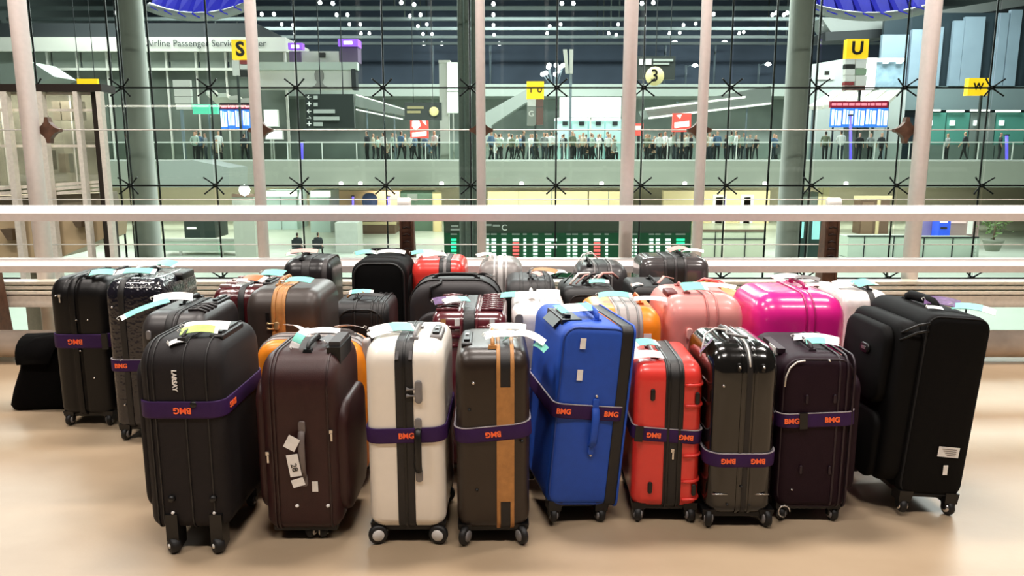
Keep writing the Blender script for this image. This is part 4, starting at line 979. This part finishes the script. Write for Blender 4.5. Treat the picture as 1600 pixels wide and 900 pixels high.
DBR = M('dark_brown_shell', '#2b2018', .34, bump=.08, bs=250, var=.04)
c = Case('dark brown hard-shell suitcase with two tan leather strips and a tan handle', -.075, 2.65, .27, .42, .745, .058, .075, .055, rz=.03)
TANL = M('tan_leather', '#b47d44', .5, bump=.2, bs=200, var=.15)
c.body(DBR); c.ring('zip_band', .045, .062, M('zip_black'), .003)
for x in (.02, .07): c.ring('leather_strip', x, .014, TANL, .006)
c.plate(.045, (c.pz(605)+c.pz(783))/2, .063, c.pz(605)-c.pz(783), TANL, 'leather_patch', -.2155); c.base(h=.03)
c.handle(TANL, .0, -.05, .2, .035, .013); c.trolley(-.095, -.02, .2, .04)
c.ltag(.06, .03, .775, R_(-5), .14, .045, .006, None); c.ltag(.03, -.1, .775, R_(10), .12, .05, .01, None); c.ltag(.115, -.12, .77, R_(-25), .16, .042, .035, (.0, .2)); c.ltag(.175, -.15, .742, R_(-25), .05, .04, .006, (0, 1), string=False, tilt=.5)
c.strap(c.pz(677), .056, [(.0, True)], tilt=-.09)
for x, y in ((-.07, 598), (-.085, 640), (-.06, 765), (.105, 690)): c.stud(x, c.pz(y), CHR if y == 598 else PLB, .006, 'rivet')
c.casters(R=1.25, dx=.03, dy=.04, steer=.5)

BLU = M('royal_blue_canvas', '#1d4fb8', .6, bump=.25, bs=600, var=.05)
c = Case('tall royal blue canvas suitcase leaning between the brown and the red ones', .212, 2.80, .27, .47, .79, .07, .06, .03, rz=R_(11), lean=R_(5))
c.body(BLU, 'y', bulge=.006); c.front_piping(M('navy_piping', '#123a8c', .5), None, .005, .055)
loop_band(.235, c.h/2, .03, .045, .004, 'yz', (.122, 0, c.zc)).build('gusset', M('zip_black'), c.o); loop_band(.235, c.h/2, .03, .008, .008, 'yz', (.148, 0, c.zc)).build('edge_piping', BLU, c.o)
c.handle(BLU, .03, -.02, .2, .045, .018, .5)
MB().prism([(-.118, -.15, .7935), (-.035, -.13, .7935), (-.035, .07, .7935), (-.118, .09, .7935)], (0, 0, -.05)).build('trolley_recess', PLB, c.o)
MB().box((-.122, -.035, .774), (.012, .17, .055), rot=Matrix.Rotation(R_(42), 3, 'Y')).build('corner_guard', PLB, c.o)
MB().box((-.085, -.035, .799), (.024, .14, .014)).build('trolley_grip', M('grey_dark'), c.o)
c.ltag(-.05, -.09, .825, R_(28), .2, .06, .004, (.0, .2)); c.ltag(.0, -.062, .826, R_(28), .07, .06, .0, (.0, 1.0), string=False)
c.side_handle(BLU, .02, c.pz(700), c.pz(640), None, .02, .016)
for x, y in ((-.055, 541), (-.055, 590)): c.plate(x, c.pz(y), .022, .042, WTAG)
for y in (622, 714): c.stud(.02, c.pz(y), CHR, .006, 'rivet')
c.strap(c.pz(648), .056, [(-.105, False), (.085, False)], off=.008, tilt=.04); c.casters(R=.95, dx=.04, dy=.035); c.base()

RED = M('red_polycarbonate', '#e03a32', .3, var=.02, coat=.2)
c = Case('bright red hard-shell suitcase with black zip band and four black ovals', .605, 2.82, .262, .42, .648, .062, .07, .04, rz=-.02)
c.body(RED); c.ring('zip_band', .022, .07, M('zip_black'), .004)
for x in (0, .044): c.ring('zip_ridge', x, .012, PLB, .008)
for y in (602, 634, 712, 752, 780):
    z = c.pz(y); r = .04; q = [(.062, -.213)] + [(.131-r+r*math.sin(a*PI/8), -.21+r-r*math.cos(a*PI/8)-.002) for a in range(5)] + [(.133, 0), (.133, .17)]
    MB().tube([(x, yy, z) for x, yy in q], .007, 6, up=(0, 0, 1)).build('shell_rib', RED, c.o)
for x, y in ((-.062, 617), (.108, 622), (-.062, 762), (.108, 765)): c.oval(x, c.pz(y), PLB, .009, .024)
c.strap(c.pz(680), .054, [(-.055, True), (.07, True)], tilt=.07, buckle=-.112); c.zip_pull(.02, c.pz(703)); c.base(h=.035)
c.handle(GREYP, -.045, -.03, .16, .02, .012); c.ltag(-.07, .02, .668, R_(20), .14, .05, .014, (.3, .9)); c.ltag(-.08, -.14, .662, R_(8), .13, .05, .01, None); c.zip_pull(-.035, .66, GREYP, -.12)
c.casters(R=1.05, dx=.03, dy=.04)

GLO = M('wrapped_black_shell', '#13110e', .16, bump=.55, bs=16, var=.1, coat=.6)
c = Case('glossy black-brown suitcase wrapped in clear film with white piping on top', .878, 2.77, .262, .45, .725, .055, .1, .06)
c.body(GLO); c.ring('zip_band', .012, .02, M('zip_black'), .002); c.base(h=.035)
for x in (-.012, .036): c.ring('ridge', x, .012, M('wrapped_black_shell'), .004)
q = [(u, v) for u, v, _, _ in rr(c.w/2, c.h/2, .1, 6, 4)]
pts = [(.012, u, v+c.zc) for u, v in [(u, v) for u, v, _, _ in rr(c.w/2+.003, c.h/2+.003, .103, 6, 6)] if v > c.h/2-.075]; pts.sort(key=lambda p: p[1])
MB().tube(pts, .0035, 6).build('white_piping', STR, c.o)
for x, y in ((-.03, 574), (.06, 575)): c.oval(x, c.pz(y), PLB, .007, .016); c.stud(x, c.pz(573), CHR, .005, 'rivet', .015)
for x, y in ((-.085, 603), (.0, 760), (-.05, 788), (.035, 788)): c.stud(x, c.pz(y), CHR if y < 700 else PLB, .005, 'rivet')
for x0, x1 in ((-.11, -.05), (.055, .11)): MB().tube([(x0, -.222, .145), ((x0+x1)/2, -.227, .147), (x1, -.226, .146)], .003, 5).build('chrome_trim', CHR, c.o)
c.handle(M('grey_dark'), -.03, -.02, .18, .03, .013); c.strap(c.pz(719), .054, [(-.055, True), (.058, True)])
c.ltag(-.12, -.1, .70, R_(70), .12, .07, .01, (.0, .95), m2=M('tag_purple', '#5c3a6c', .5, var=.5, ns=60), tilt=.3, roll=-.9)
MB().tube([(-.03, -.06, .755), (-.08, -.05, .76), (-.12, -.06, .74), (-.145, -.1, .66)], .004, 6).build('white_cord', STR, c.o); MB().tube([(-.03, -.04, .758), (-.05, -.1, .75), (.03, -.12, .738)], .006, 6).build('grey_loop', GREYP, c.o)
c.casters(R=1.3, dx=.02, dy=.045)

PLU = M('plum_canvas', '#200c18', .6, bump=.25, bs=600, var=.05, spec=.2)
c = Case('dark plum canvas suitcase with pale piping beside the huge black one', 1.178, 2.82, .28, .45, .675, .06, .07, .035, rz=-.03)
c.body(PLU, 'y', bulge=.006); c.front_piping(M('plum_piping', '#22101c', .5), None, .004, .06)
MB().tube([(-.13, -.227, .56), (-.128, -.229, .60), (-.115, -.230, .635), (-.09, -.230, .658), (-.06, -.230, .664)], .003, 6).build('pale_piping', STR, c.o)
for x in (.075, .105, .13): loop_band(.225, c.h/2, .05, .008, .006, 'yz', (x, 0, c.zc)).build('zip_ridge', M('plum_piping'), c.o)
shell(.05, .19, .24, .06, .02, 'x', (.155, .0, .35), ns=3, bulge=.01).build('front_pocket', PLU, c.o)
c.handle(M('plum_piping'), .0, -.03, .18, .03, .014); MB().box((-.115, -.02, .672), (.03, .2, .02)).build('trolley_handle', M('plum_piping'), c.o); MB().box((-.128, -.06, .665), (.012, .08, .03)).build('white_flash', STR, c.o)
c.ltag(.05, -.03, .70, R_(-20), .17, .05, .012, None); c.ltag(.05, -.09, .70, R_(-12), .12, .045, .008, (.0, .6)); c.stud(.03, .665, CHR, .004)
for x, y in ((-.045, 623), (.06, 622), (-.05, 733), (.06, 733)): c.oval(x, c.pz(y), M('plum_piping'), .006, .018)
c.strap(c.pz(655), .056, [(.055, False), (-.098, False)], buckle=-.055, tilt=-.05, off=.009); c.casters(dx=.04, dy=.05)
MB().tube([(-.105+.022*math.cos(a*PI/6), -.235, .055+.024*math.sin(a*PI/6)) for a in range(10)], .0035, 6).build('d_ring', CHR, c.o); c.stud(-.08, c.pz(764), CHR, .004); c.base()

BLK = M('black_canvas', '#060505', .7, bump=.25, bs=600, var=.05, spec=.15)
c = Case('huge black canvas suitcase with bulging side pockets, rightmost in the front', 1.655, 2.88, .26, .46, .815, .075, .055, .03, rz=R_(2), lean=R_(4.5))
c.body(BLK, 'y', bulge=.006); c.front_piping(M('black_piping', '#080707', .85), None, .004, .045)
shell(.10, .215, .33, .07, .03, 'x', (-.16, .0, .44), ns=3, bulge=.01).build('side_pocket', BLK, c.o)
shell(.05, .17, .16, .06, .02, 'x', (-.225, .0, .58), ns=3, bulge=.012).build('upper_pocket', BLK, c.o); shell(.04, .18, .14, .06, .018, 'x', (-.22, .0, .25), ns=3, bulge=.01).build('lower_pocket', BLK, c.o)
for z in (.74, .77): MB().tube([(-.21, -.2, z-.04), (-.16, -.225, z), (-.12, -.23, z+.01)], .005, 6).build('pocket_zip', PLB, c.o)
q = shell(.012, .035, .02, .019, .005, 'x', (-.262, -.05, .63), mid=2, ns=2).build('oval_badge', PLB, c.o); MB().box((-.269, -.05, .63), (.004, .03, .012)).build('chrome_badge', CHR, q)
c.handle(BLK, -.02, .02, .22, .04, .02, .6); c.zip_pull(-.235, .60, y=.08)
c.ltag(.02, -.06, .835, R_(-30), .13, .075, .008, (.1, .9), m=M('tag_purple'), m2=M('tag_purple')); c.ltag(.012, -.03, .842, R_(-30), .05, .04, .006, (0, 1), m2=ORG, string=False)
c.ltag(.10, -.14, .832, R_(-35), .15, .055, .012, (.0, .7)); c.ltag(-.05, -.13, .825, R_(-10), .06, .025, .002, None)
q = c.plate(.04, c.pz(707), .085, .042, WTAG, rot=.03, y=-.238)
for k in range(4): MB().box((.0 + .004*k, -.0015, .012-.008*k), (.06-.008*k, .001, .0025)).build('printed_line', GREYP, q)
c.plate(.04, c.pz(735), .018, .04, WTAG, rot=-.06, y=-.238); c.casters(hub=CHR, dx=.035, dy=.03); c.base()

# ---- left pair and floor bag --------------------------------------
BKH = M('black_hard_matte', '#0a0808', .4, bump=.12, bs=300, var=.05, spec=.35)
c = Case('black suitcase with purple strap, leftmost of all the upright luggage', -2.262, 3.91, .30, .46, .80, .06, .10, .06)
c.body(BKH, grooves=((-.045, .012, .004), (.0, .012, .004))); c.ring('ridge', -.02, .03, BKH, .006)
c.handle(PLB, .04, -.06, .2, .03); c.ltag(.11, -.15, .815, R_(15), .12, .07, .008, (.0, .95), roll=.25); c.trolley(.1, .06)
c.strap(c.pz(533), .075, [(-.02, True)], buckle=.135, edge=False)
for x, y in ((-.1, 462), (-.005, 500), (.055, 500), (.0, 548), (.06, 590)): c.stud(x, c.pz(y), CHR, .005, 'rivet')
c.zip_pull(-.08, c.pz(462)); c.casters(R=1.1, dx=.045, dy=.04); c.base()

NVB = M('navy_black_gloss', '#16141d', .2, bump=.9, bs=60, vor=True, var=.1, coat=.5)
c = Case('glossy navy-black suitcase with dimpled shell and purple strap at the left', -1.87, 3.70, .28, .50, .825, .065, .085, .045, rz=.03)
c.body(NVB); c.ring('zip_band', -.055, .03, M('zip_black'), .004); c.casters(R=1.1, dx=.04, dy=.04); c.base()
shell(.05, .085, .02, .018, .008, 'x', (.135, .06, .805), mid=2, ns=2).build('corner_grip', PLB, c.o)
c.handle(BKH, -.02, .0, .22, .03); c.ltag(-.03, -.12, .845, R_(5), .19, .055, .01, (.2, .9)); c.ltag(.02, .12, .85, R_(-25), .16, .06, .012, (.0, .9)); c.ltag(-.06, .1, .845, R_(10), .12, .04, .01, None)
c.strap(c.pz(571), .06, [(-.08, False)], edge=True, buckle=.1)
for x, y in ((-.1, 480), (-.08, 562), (-.08, 632)): c.stud(x, c.pz(y), CHR, .006, 'rivet')

root = put(empty('tote_bag', (-2.66, 4.3, 0)), 'slumped black cloth tote bag on the floor at the far left', 'bag')
rs = []
for k, (z, a, b, dx) in enumerate(((.0, .20, .13, 0), (.03, .215, .14, 0), (.12, .195, .135, .0), (.25, .165, .12, .01), (.34, .155, .105, .01), (.40, .15, .09, .015), (.435, .11, .06, .03), (.445, .03, .02, .03))):
    rs.append([(u+dx + .012*math.sin(9*v+5*z), v + .01*math.sin(11*u), z) for u, v, _, _ in rr(a, b, min(a, b)*.55, 6, 4)])
MB().rings(rs).build('body', M('black_cloth', '#040303', .9, spec=.1, bump=.3, bs=90), root)
fl = []
for k in range(7):
    q = k/6; y = -.145 + .2*q*q; z = .29 + .15*math.sin(q*PI/2)
    fl.append([(-.17+.05*(1-q), y, z), (.14-.06*(1-q), y, z+.01), (.14-.06*(1-q), y-.01, z+.012), (-.17+.05*(1-q), y-.01, z+.002)])
MB().rings(fl).build('flap', M('black_cloth'), root); MB().tube([(.1, -.02, .43), (.14, 0, .47), (.2, .02, .44), (.19, .02, .3)], .012, 8).build('carry_strap', M('black_cloth'), root)
MB().box((.13, -.04, .44), (.09, .05, .004), rot=Matrix.Rotation(.5, 3, 'Y')).build('white_label', WTAG, root); root.scale = (.92, .95, .92)

# ---- second row ----------------------------------------------------
def quick(label, x, D, t, w, zt, m, R=.09, r=.05, zb=.06, band=None, bandw=.05, bandm=None, hx=0, hm=None, **k):
    c = Case(label, x, D, t, w, zt, zb, R, r, **k); c.body(m)
    if band is not None: c.ring('zip_band', band, bandw, bandm or M('zip_black'), .004)
    c.casters(); c.base()
    if hm: c.handle(hm, hx, -.02, .19, .03)
    return c
GRY = M('warm_charcoal_shell', '#2e2a2a', .42, var=.05)
c = quick('matt charcoal hard-shell suitcase behind the leftmost front one, teal tag trailing', -1.425, 3.12, .27, .46, .775, GRY, .09, .045, band=-.01, bandw=.03)
c.ring('ridge', .02, .008, M('dark_piping'), .006); c.oval(-.09, .69, GREYP, .010, .02)
for k in range(4): MB().tube([(.045, -.14+.04*k, .778), (.085, -.135+.04*k, .782), (.12, -.14+.04*k, .77)], .007, 6).build('shell_rib', GRY, c.o)
c.handle(PLB, -.03, .08, .18, .03); c.ltag(-.07, -.02, .805, R_(20), .16, .07, .012, None); c.ltag(-.13, -.16, .785, R_(32), .2, .04, .008, (.1, 1), tilt=-.3); c.trolley(.09, .1, .16)

MAR = M('maroon_gloss', '#4a1418', .25, bump=.5, bs=45, vor=True, coat=.4)
c = quick('glossy maroon suitcase with studded shell and orange tag behind the charcoal shell one', -1.35, 3.75, .30, .46, .775, MAR, .08, .045, band=0, bandw=.03)
for i in range(3):
    for j_ in range(4): shell(.03, .028, .008, .008, .004, 'y', ((-.1 if i == 0 else .07 if i == 1 else .12), -.15+.09*j_, .776), mid=2, ns=1).build('shell_dimple', M('pale_dimple', '#a88f8d', .25), c.o)
c.handle(PLB, .03, .05, .2, .04); c.ltag(.03, -.1, .80, R_(-20), .14, .06, .008, (0, .8), m2=ORG); c.ltag(.09, .02, .81, R_(-15), .13, .065, .006, (0, 1)); c.ltag(-.02, -.12, .795, R_(-5), .08, .03, .006, None)

ORN = M('orange_shell', '#f08a1e', .35, var=.03); GBN = M('grey_band', '#a39a97', .45, var=.05)
c = Case('orange suitcase with wide grey band hidden behind the dark brown one', -.863, 3.15, .25, .47, .648, .06, .09, .05, rz=PI/2); c.o.location.y = 3.15+.125
c.body(ORN); c.ring('grey_band', 0, .12, GBN, .005); c.ring('zip_ridge', -.03, .01, GREYP, .009); c.ring('zip_ridge', .03, .01, GREYP, .009); c.casters(); c.base()
c.handle(GREYP, .02, -.08, .17, .035); c.ltag(-.04, .06, .685, R_(60), .13, .05, .02, None, tilt=-.3); c.ltag(.03, -.15, .68, R_(80), .13, .05, .01, None)
shell(.03, .03, .05, .015, .008, 'y', (-.05, -.235, .60), mid=2, ns=2).build('trolley_corner', GBN, c.o)

c = quick('dark brown hard-shell suitcase with one tan strip and brass lock in the second row', -1.06, 3.45, .345, .46, .815, M('brown_matte_shell', '#3a302b', .42, var=.04), .10, .06, band=-.01, bandw=.03, bandm=TANL)
c.ring('leather_strip', -.035, .018, TANL, .006); c.ring('leather_strip', .01, .018, TANL, .006)
c.handle(TANL, -.05, .03, .2, .035); c.lock(-.02, c.pz(509), M('brass', '#d8b98a', .3, metal=.7), .04); c.plate(-.062, c.pz(497), .018, .05, PLB, 'lock_plate')
c.ltag(.05, -.08, .84, R_(-10), .13, .05, .008, (.0, 1)); MB().tube([(-.03+.02*math.cos(a*PI/4), -.06+.012*math.sin(a*PI/4), .835) for a in range(8)], .003, 6, True).build('key_ring', CHR, c.o); c.trolley(-.125, .05, .15)

DKC = M('black_ribbed_canvas', '#1b1819', .5, bump=.2, bs=300)
c = Case('small black ribbed cabin suitcase behind the white tag of the dark brown one', -.80, 3.95, .30, .38, .66, .06, .08, .04)
c.body(DKC); [c.ring('rib', x, .012, M('dark_piping'), .006) for x in (-.03, .06, .09, .12)]; c.casters(); c.base(); c.handle(PLB, -.04, 0, .16, .03); c.ltag(-.02, -.03, .69, R_(5), .13, .045, .008, (.1, .9)); c.ltag(.04, -.08, .685, R_(-15), .14, .03, .004, None, m=M('grey_dark'))
MB().tube([(-.09, -.06, .67), (-.05, 0, .7), (.0, -.05, .69)], .006, 6).build('tan_cord', TANL, c.o); c.zip_pull(.14, .52, M('brass')) ; c.front_piping(M('dark_piping'), .035, .006, .07, y=-.186)

WIN = M('wine_red_shell', '#5a1f26', .24, coat=.5, var=.03)
c = quick('wine red ribbed hard-shell suitcase behind the brown one with tan strips', -.185, 3.22, .325, .46, .765, WIN, .075, .04, band=.0, bandw=.05)
for k in range(8):
    for x0, x1 in ((-.145, -.05), (.05, .145)): MB().tube([(x0, -.17+.048*k, .764), ((x0+x1)/2, -.17+.048*k, .769), (x1, -.17+.048*k, .764)], .009, 6).build('shell_rib', WIN, c.o)
for z in (.70, .66, .62):
    for x0, x1 in ((-.14, -.04), (.04, .14)): MB().tube([(x0, -.231, z), ((x0+x1)/2, -.233, z), (x1, -.231, z)], .009, 6).build('shell_rib', WIN, c.o)
for x in (-.034, .034): c.ring('zip_ridge', x, .012, WIN, .007)
c.ltag(-.1, -.11, .79, R_(20), .13, .06, .006, (0, .5), m2=M('tag_purple')); c.ltag(-.06, -.12, .796, R_(28), .12, .045, .01, (.6, 1))
for x, m in ((-.11, TANL), (-.05, WTAG), (.1, WTAG)): c.plate(x, c.pz(507), .022, .05, m)

SIL = M('silver_white_shell', '#e9e4e1', .3, metal=.15)
c = quick('silver white hard-shell suitcase peeking out behind the blue one', .122, 3.36, .25, .46, .765, SIL, .085, .045, band=.02, bandw=.03, bandm=M('pale_band', '#d5cfcc', .4))
c.handle(STR, -.03, .0, .16, .03, .016); c.ltag(-.09, -.12, .79, R_(-5), .17, .05, .008, (0, .4)); c.ltag(.045, -.09, .79, R_(-3), .11, .075, .004, None); c.oval(-.09, .69, GREYP, .018, .04); c.stud(-.085, .64, CHR, .005)

c = quick('bright orange hard-shell suitcase with wide grey zip band in the second row', .507, 3.35, .345, .46, .745, ORN, .10, .07, band=.02, bandw=.12, bandm=GBN)
for x in (-.025, .015, .06): c.ring('zip_ridge', x, .010, GREYP, .008)
c.handle(M('deep_orange', '#d2691a', .4), .09, .02, .17, .035); c.ltag(-.02, -.02, .775, R_(-4), .16, .05, .01, (.0, .9)); c.ltag(.13, -.1, .772, R_(-8), .15, .04, .008, None); c.plate(.1, c.pz(525), .035, .022, WTAG)

SAL = M('salmon_pink_shell', '#dc8e88', .36, var=.02, coat=.15)
c = quick('salmon pink hard-shell suitcase with a small oval knob and teal tag', .88, 3.40, .365, .50, .79, SAL, .11, .075, band=.03, bandw=.045, bandm=SAL)
for x in (.008, .052): c.ring('zip_ridge', x, .010, M('salmon_dark', '#b96f6b', .4), .008)
c.oval(-.075, c.pz(521), M('knob_pink', '#eab0aa', .3), .014, .026, 'oval_knob', .03); c.handle(M('salmon_dark'), -.06, .0, .2, .03); shell(.05, .06, .015, .014, .006, 'x', (-.13, -.06, .785), mid=2, ns=2).build('trolley_recess', M('maroon_recess', '#6b2f30', .4), c.o)
c.ltag(-.03, -.12, .818, R_(5), .12, .075, .004, (0, .85)); c.ltag(.09, -.06, .815, R_(-25), .18, .04, .006, None); MB().tube([(.02, .1, .80), (.07, .1, .825), (.13, .05, .82), (.17, -.02, .80)], .014, 8, flat=.4).build('red_ribbon', RED, c.o)

MAG = M('magenta_shell', '#e0208a', .26, coat=.4, var=.02)
c = quick('shiny magenta hard-shell suitcase between the pink and the huge black ones', 1.325, 3.40, .42, .50, .80, MAG, .12, .09, band=.03, bandw=.03, bandm=MAG)
for x in (.012, .048): c.ring('zip_ridge', x, .008, M('magenta_dark', '#a81463', .35), .006)
c.handle(M('magenta_dark'), .07, .06, .2, .035); c.ltag(.02, .06, .838, R_(20), .16, .05, .01, None); c.ltag(.1, .03, .838, R_(-30), .13, .035, .01, None, m=GREYP); c.ltag(.16, -.02, .81, R_(-28), .15, .05, .015, None)

# ---- third and fourth rows ------------------------------------------
UGR = M('dark_grey_canvas', '#262224', .55, bump=.2, bs=500)
c = Case('large dark grey canvas suitcase with front pocket behind the wine red one', -.29, 3.80, .30, .47, .80, .06, .13, .06, rz=PI/2); c.o.location.y = 3.96
c.body(UGR, bulge=.01); shell(.05, .2, .23, .1, .02, 'x', (-.16, 0, .42), ns=3, bulge=.01).build('front_pocket', UGR, c.o); c.casters(); c.base()
c.handle(PLB, -.02, .0, .22, .03); MB().tube([(-.155, .12, .72), (-.158, .12, .77), (-.13, .07, .79), (-.1, .07, .80)], .008, 6).build('pocket_strap', M('dark_piping'), c.o); c.ring('piping', -.1, .008, M('dark_piping'), .006); c.ring('piping', .08, .008, M('dark_piping'), .006)
shell(.06, .05, .12, .03, .02, 'x', (-.12, .26, .45), ns=2).build('side_pocket', UGR, c.o)
c.ltag(-.04, -.16, .815, R_(50), .09, .04, .01, None, m=M('dark_piping'))

c = quick('black ribbed suitcase behind the silver white one', .10, 4.0, .27, .40, .77, DKC, .09, .05, hm=PLB, band=-.05, bandw=.02)
[c.ring('rib', x, .010, M('dark_piping'), .007) for x in (0, .04, .08, .11)]; c.ltag(.08, -.02, .80, R_(-30), .15, .04, .01, None, m=TANL); c.ltag(.03, -.1, .795, R_(-60), .1, .03, .01, None, m=M('pink_tag', '#e0a9a0', .5))
c = quick('low black suitcase piled with loose handles and cords behind the orange one', .415, 4.05, .30, .40, .725, M('black_soft', '#100d0e', .5), .07, .05, hm=PLB)
c.front_piping(M('dark_piping'), .04, .005, .06, y=-.196)
rg = random.Random(2)
for k in range(6):
    x = -.13+.033*k; MB().tube([(x, -.1+.03*rg.random(), .728), (x+.05, -.06, .765+.02*rg.random()), (x+.11, .0, .775), (x+.15, .08*rg.random(), .74)], .008 if k % 2 else .004, 6).build('loose_cord', (PLB, STR, M('pink_tag'))[k % 3], c.o)
c.ltag(.06, -.12, .745, R_(-4), .11, .04, .006, (0, .8)); c.ltag(-.16, .02, .775, R_(30), .12, .04, .01, None)
c = quick('grey-black hard-shell suitcase with pale ribs and white cords near the guard rail', .545, 4.52, .31, .38, .775, M('grey_black_shell', '#3c393a', .35), .10, .07, band=.0, bandw=.06)
[c.ring('rib', x, .010, GREYP, .008) for x in (-.05, .05)]; c.handle(PLB, -.08, -.05, .16, .04); MB().tube([(-.12, -.1, .78), (-.1, -.05, .83), (-.06, -.02, .84), (-.02, -.06, .80)], .004, 6).build('white_cord', STR, c.o); MB().tube([(-.14, -.05, .78), (-.11, 0, .82), (-.04, .04, .82)], .004, 6).build('white_cord', STR, c.o)
c = quick('squat black suitcase with angular front just behind the salmon pink one', .775, 4.03, .27, .38, .735, M('black_soft'), .05, .03, hm=PLB)
shell(.03, .08, .06, .02, .012, 'y', (-.03, -.195, .62), ns=2, mid=2).build('front_pocket', M('black_soft'), c.o) ; c.zip_pull(.0, .60, y=-.215); c.ltag(-.1, -.15, .74, R_(30), .08, .02, .01, None); MB().tube([(.02, -.1, .74), (.06, -.05, .77), (.12, 0, .75)], .01, 6, flat=.4).build('tan_strap', M('pink_tag'), c.o)
c = quick('glossy dark grey suitcase with wide black belt, rearmost under the green board', .985, 4.56, .42, .36, .815, M('gunmetal_gloss', '#494545', .22, coat=.4, bump=.3, bs=25), .08, .06, band=.0, bandw=.13)
[c.ring('belt_edge', x, .016, M('grey_black_shell'), .008) for x in (-.06, .0, .06)]; c.handle(PLB, .05, -.02, .16, .03); c.ltag(.05, -.03, .85, R_(15), .15, .05, .02, None, m=M('pink_tag')); c.ltag(.12, -.06, .845, R_(-15), .14, .04, .01, None)
c = quick('silver white suitcase with teal tag half hidden behind the huge black one', 1.865, 3.95, .26, .40, .715, SIL, .08, .045, band=.03, bandw=.03)
c.handle(PLB, .04, -.02, .18, .03); c.ltag(.03, -.08, .745, R_(25), .15, .07, .008, (0, .8)); c.ltag(.09, .02, .74, R_(40), .12, .03, .01, (0, .5), m2=ORG); c.ltag(-.06, -.06, .74, R_(10), .14, .06, .008, None)
c = quick('small tan suitcase glimpsed between the salmon pink and magenta ones', 1.10, 3.98, .24, .36, .725, M('tan_shell', '#d9a86c', .4), .08, .05, hm=TANL, band=0, bandw=.02, bandm=TANL)
LEA = M('black_leather_gloss', '#1c191a', .3, bump=.15, bs=60)
c = quick('shiny black leather suitcase near the guard rail, left of the tall black one', -1.215, 4.45, .29, .40, .82, LEA, .10, .07, band=.0, bandw=.05)
c.handle(M('dark_piping'), -.03, -.05, .17, .035); c.ltag(-.03, -.08, .855, R_(5), .16, .05, .008, None, m=M('pink_tag')); c.ltag(-.1, -.1, .84, R_(15), .06, .04, .004, None); c.ring('rib', .11, .03, M('grey_dark'), .006)
c = Case('tall black canvas suitcase with framed front panel in the rear row', -.775, 4.40, .33, .42, .825, .06, .09, .05)
c.body(BLK, 'y', bulge=.006); c.front_piping(M('dark_piping'), .02, .007, .08, y=-.203); c.casters(); c.base(); c.handle(BLK, .0, .08, .22, .045, .018, along='x'); c.ltag(-.1, -.04, .845, R_(25), .13, .05, .01, (0, .8)); c.ltag(.05, -.03, .85, R_(-5), .17, .045, .012, None)
shell(.06, .17, .3, .08, .025, 'x', (.15, 0, .42), ns=3).build('side_pocket', BLK, c.o)
c = quick('red suitcase with black belt in the rear row under the guard rail', -.44, 4.50, .32, .40, .81, RED, .09, .06, band=.04, bandw=.07)
c.ring('belt_edge', .04, .02, GREYP, .007); c.ltag(-.1, -.04, .835, R_(10), .15, .05, .01, (0, .5)); c.ltag(-.03, -.1, .83, R_(25), .15, .05, .008, None); c.handle(GREYP, .0, .05, .15, .03)
c = quick('grey hard-shell suitcase with pale ridges in the rear row right of the red one', -.07, 4.50, .27, .40, .80, M('mid_grey_shell', '#8b8582', .38), .10, .08, band=.0, bandw=.03, bandm=M('pale_band'))
[c.ring('pale_ridge', x, .012, M('pale_band'), .006) for x in (-.035, .035)]; c.handle(STR, -.06, -.02, .15, .035); c.ltag(-.09, -.06, .825, R_(30), .12, .04, .01, None)
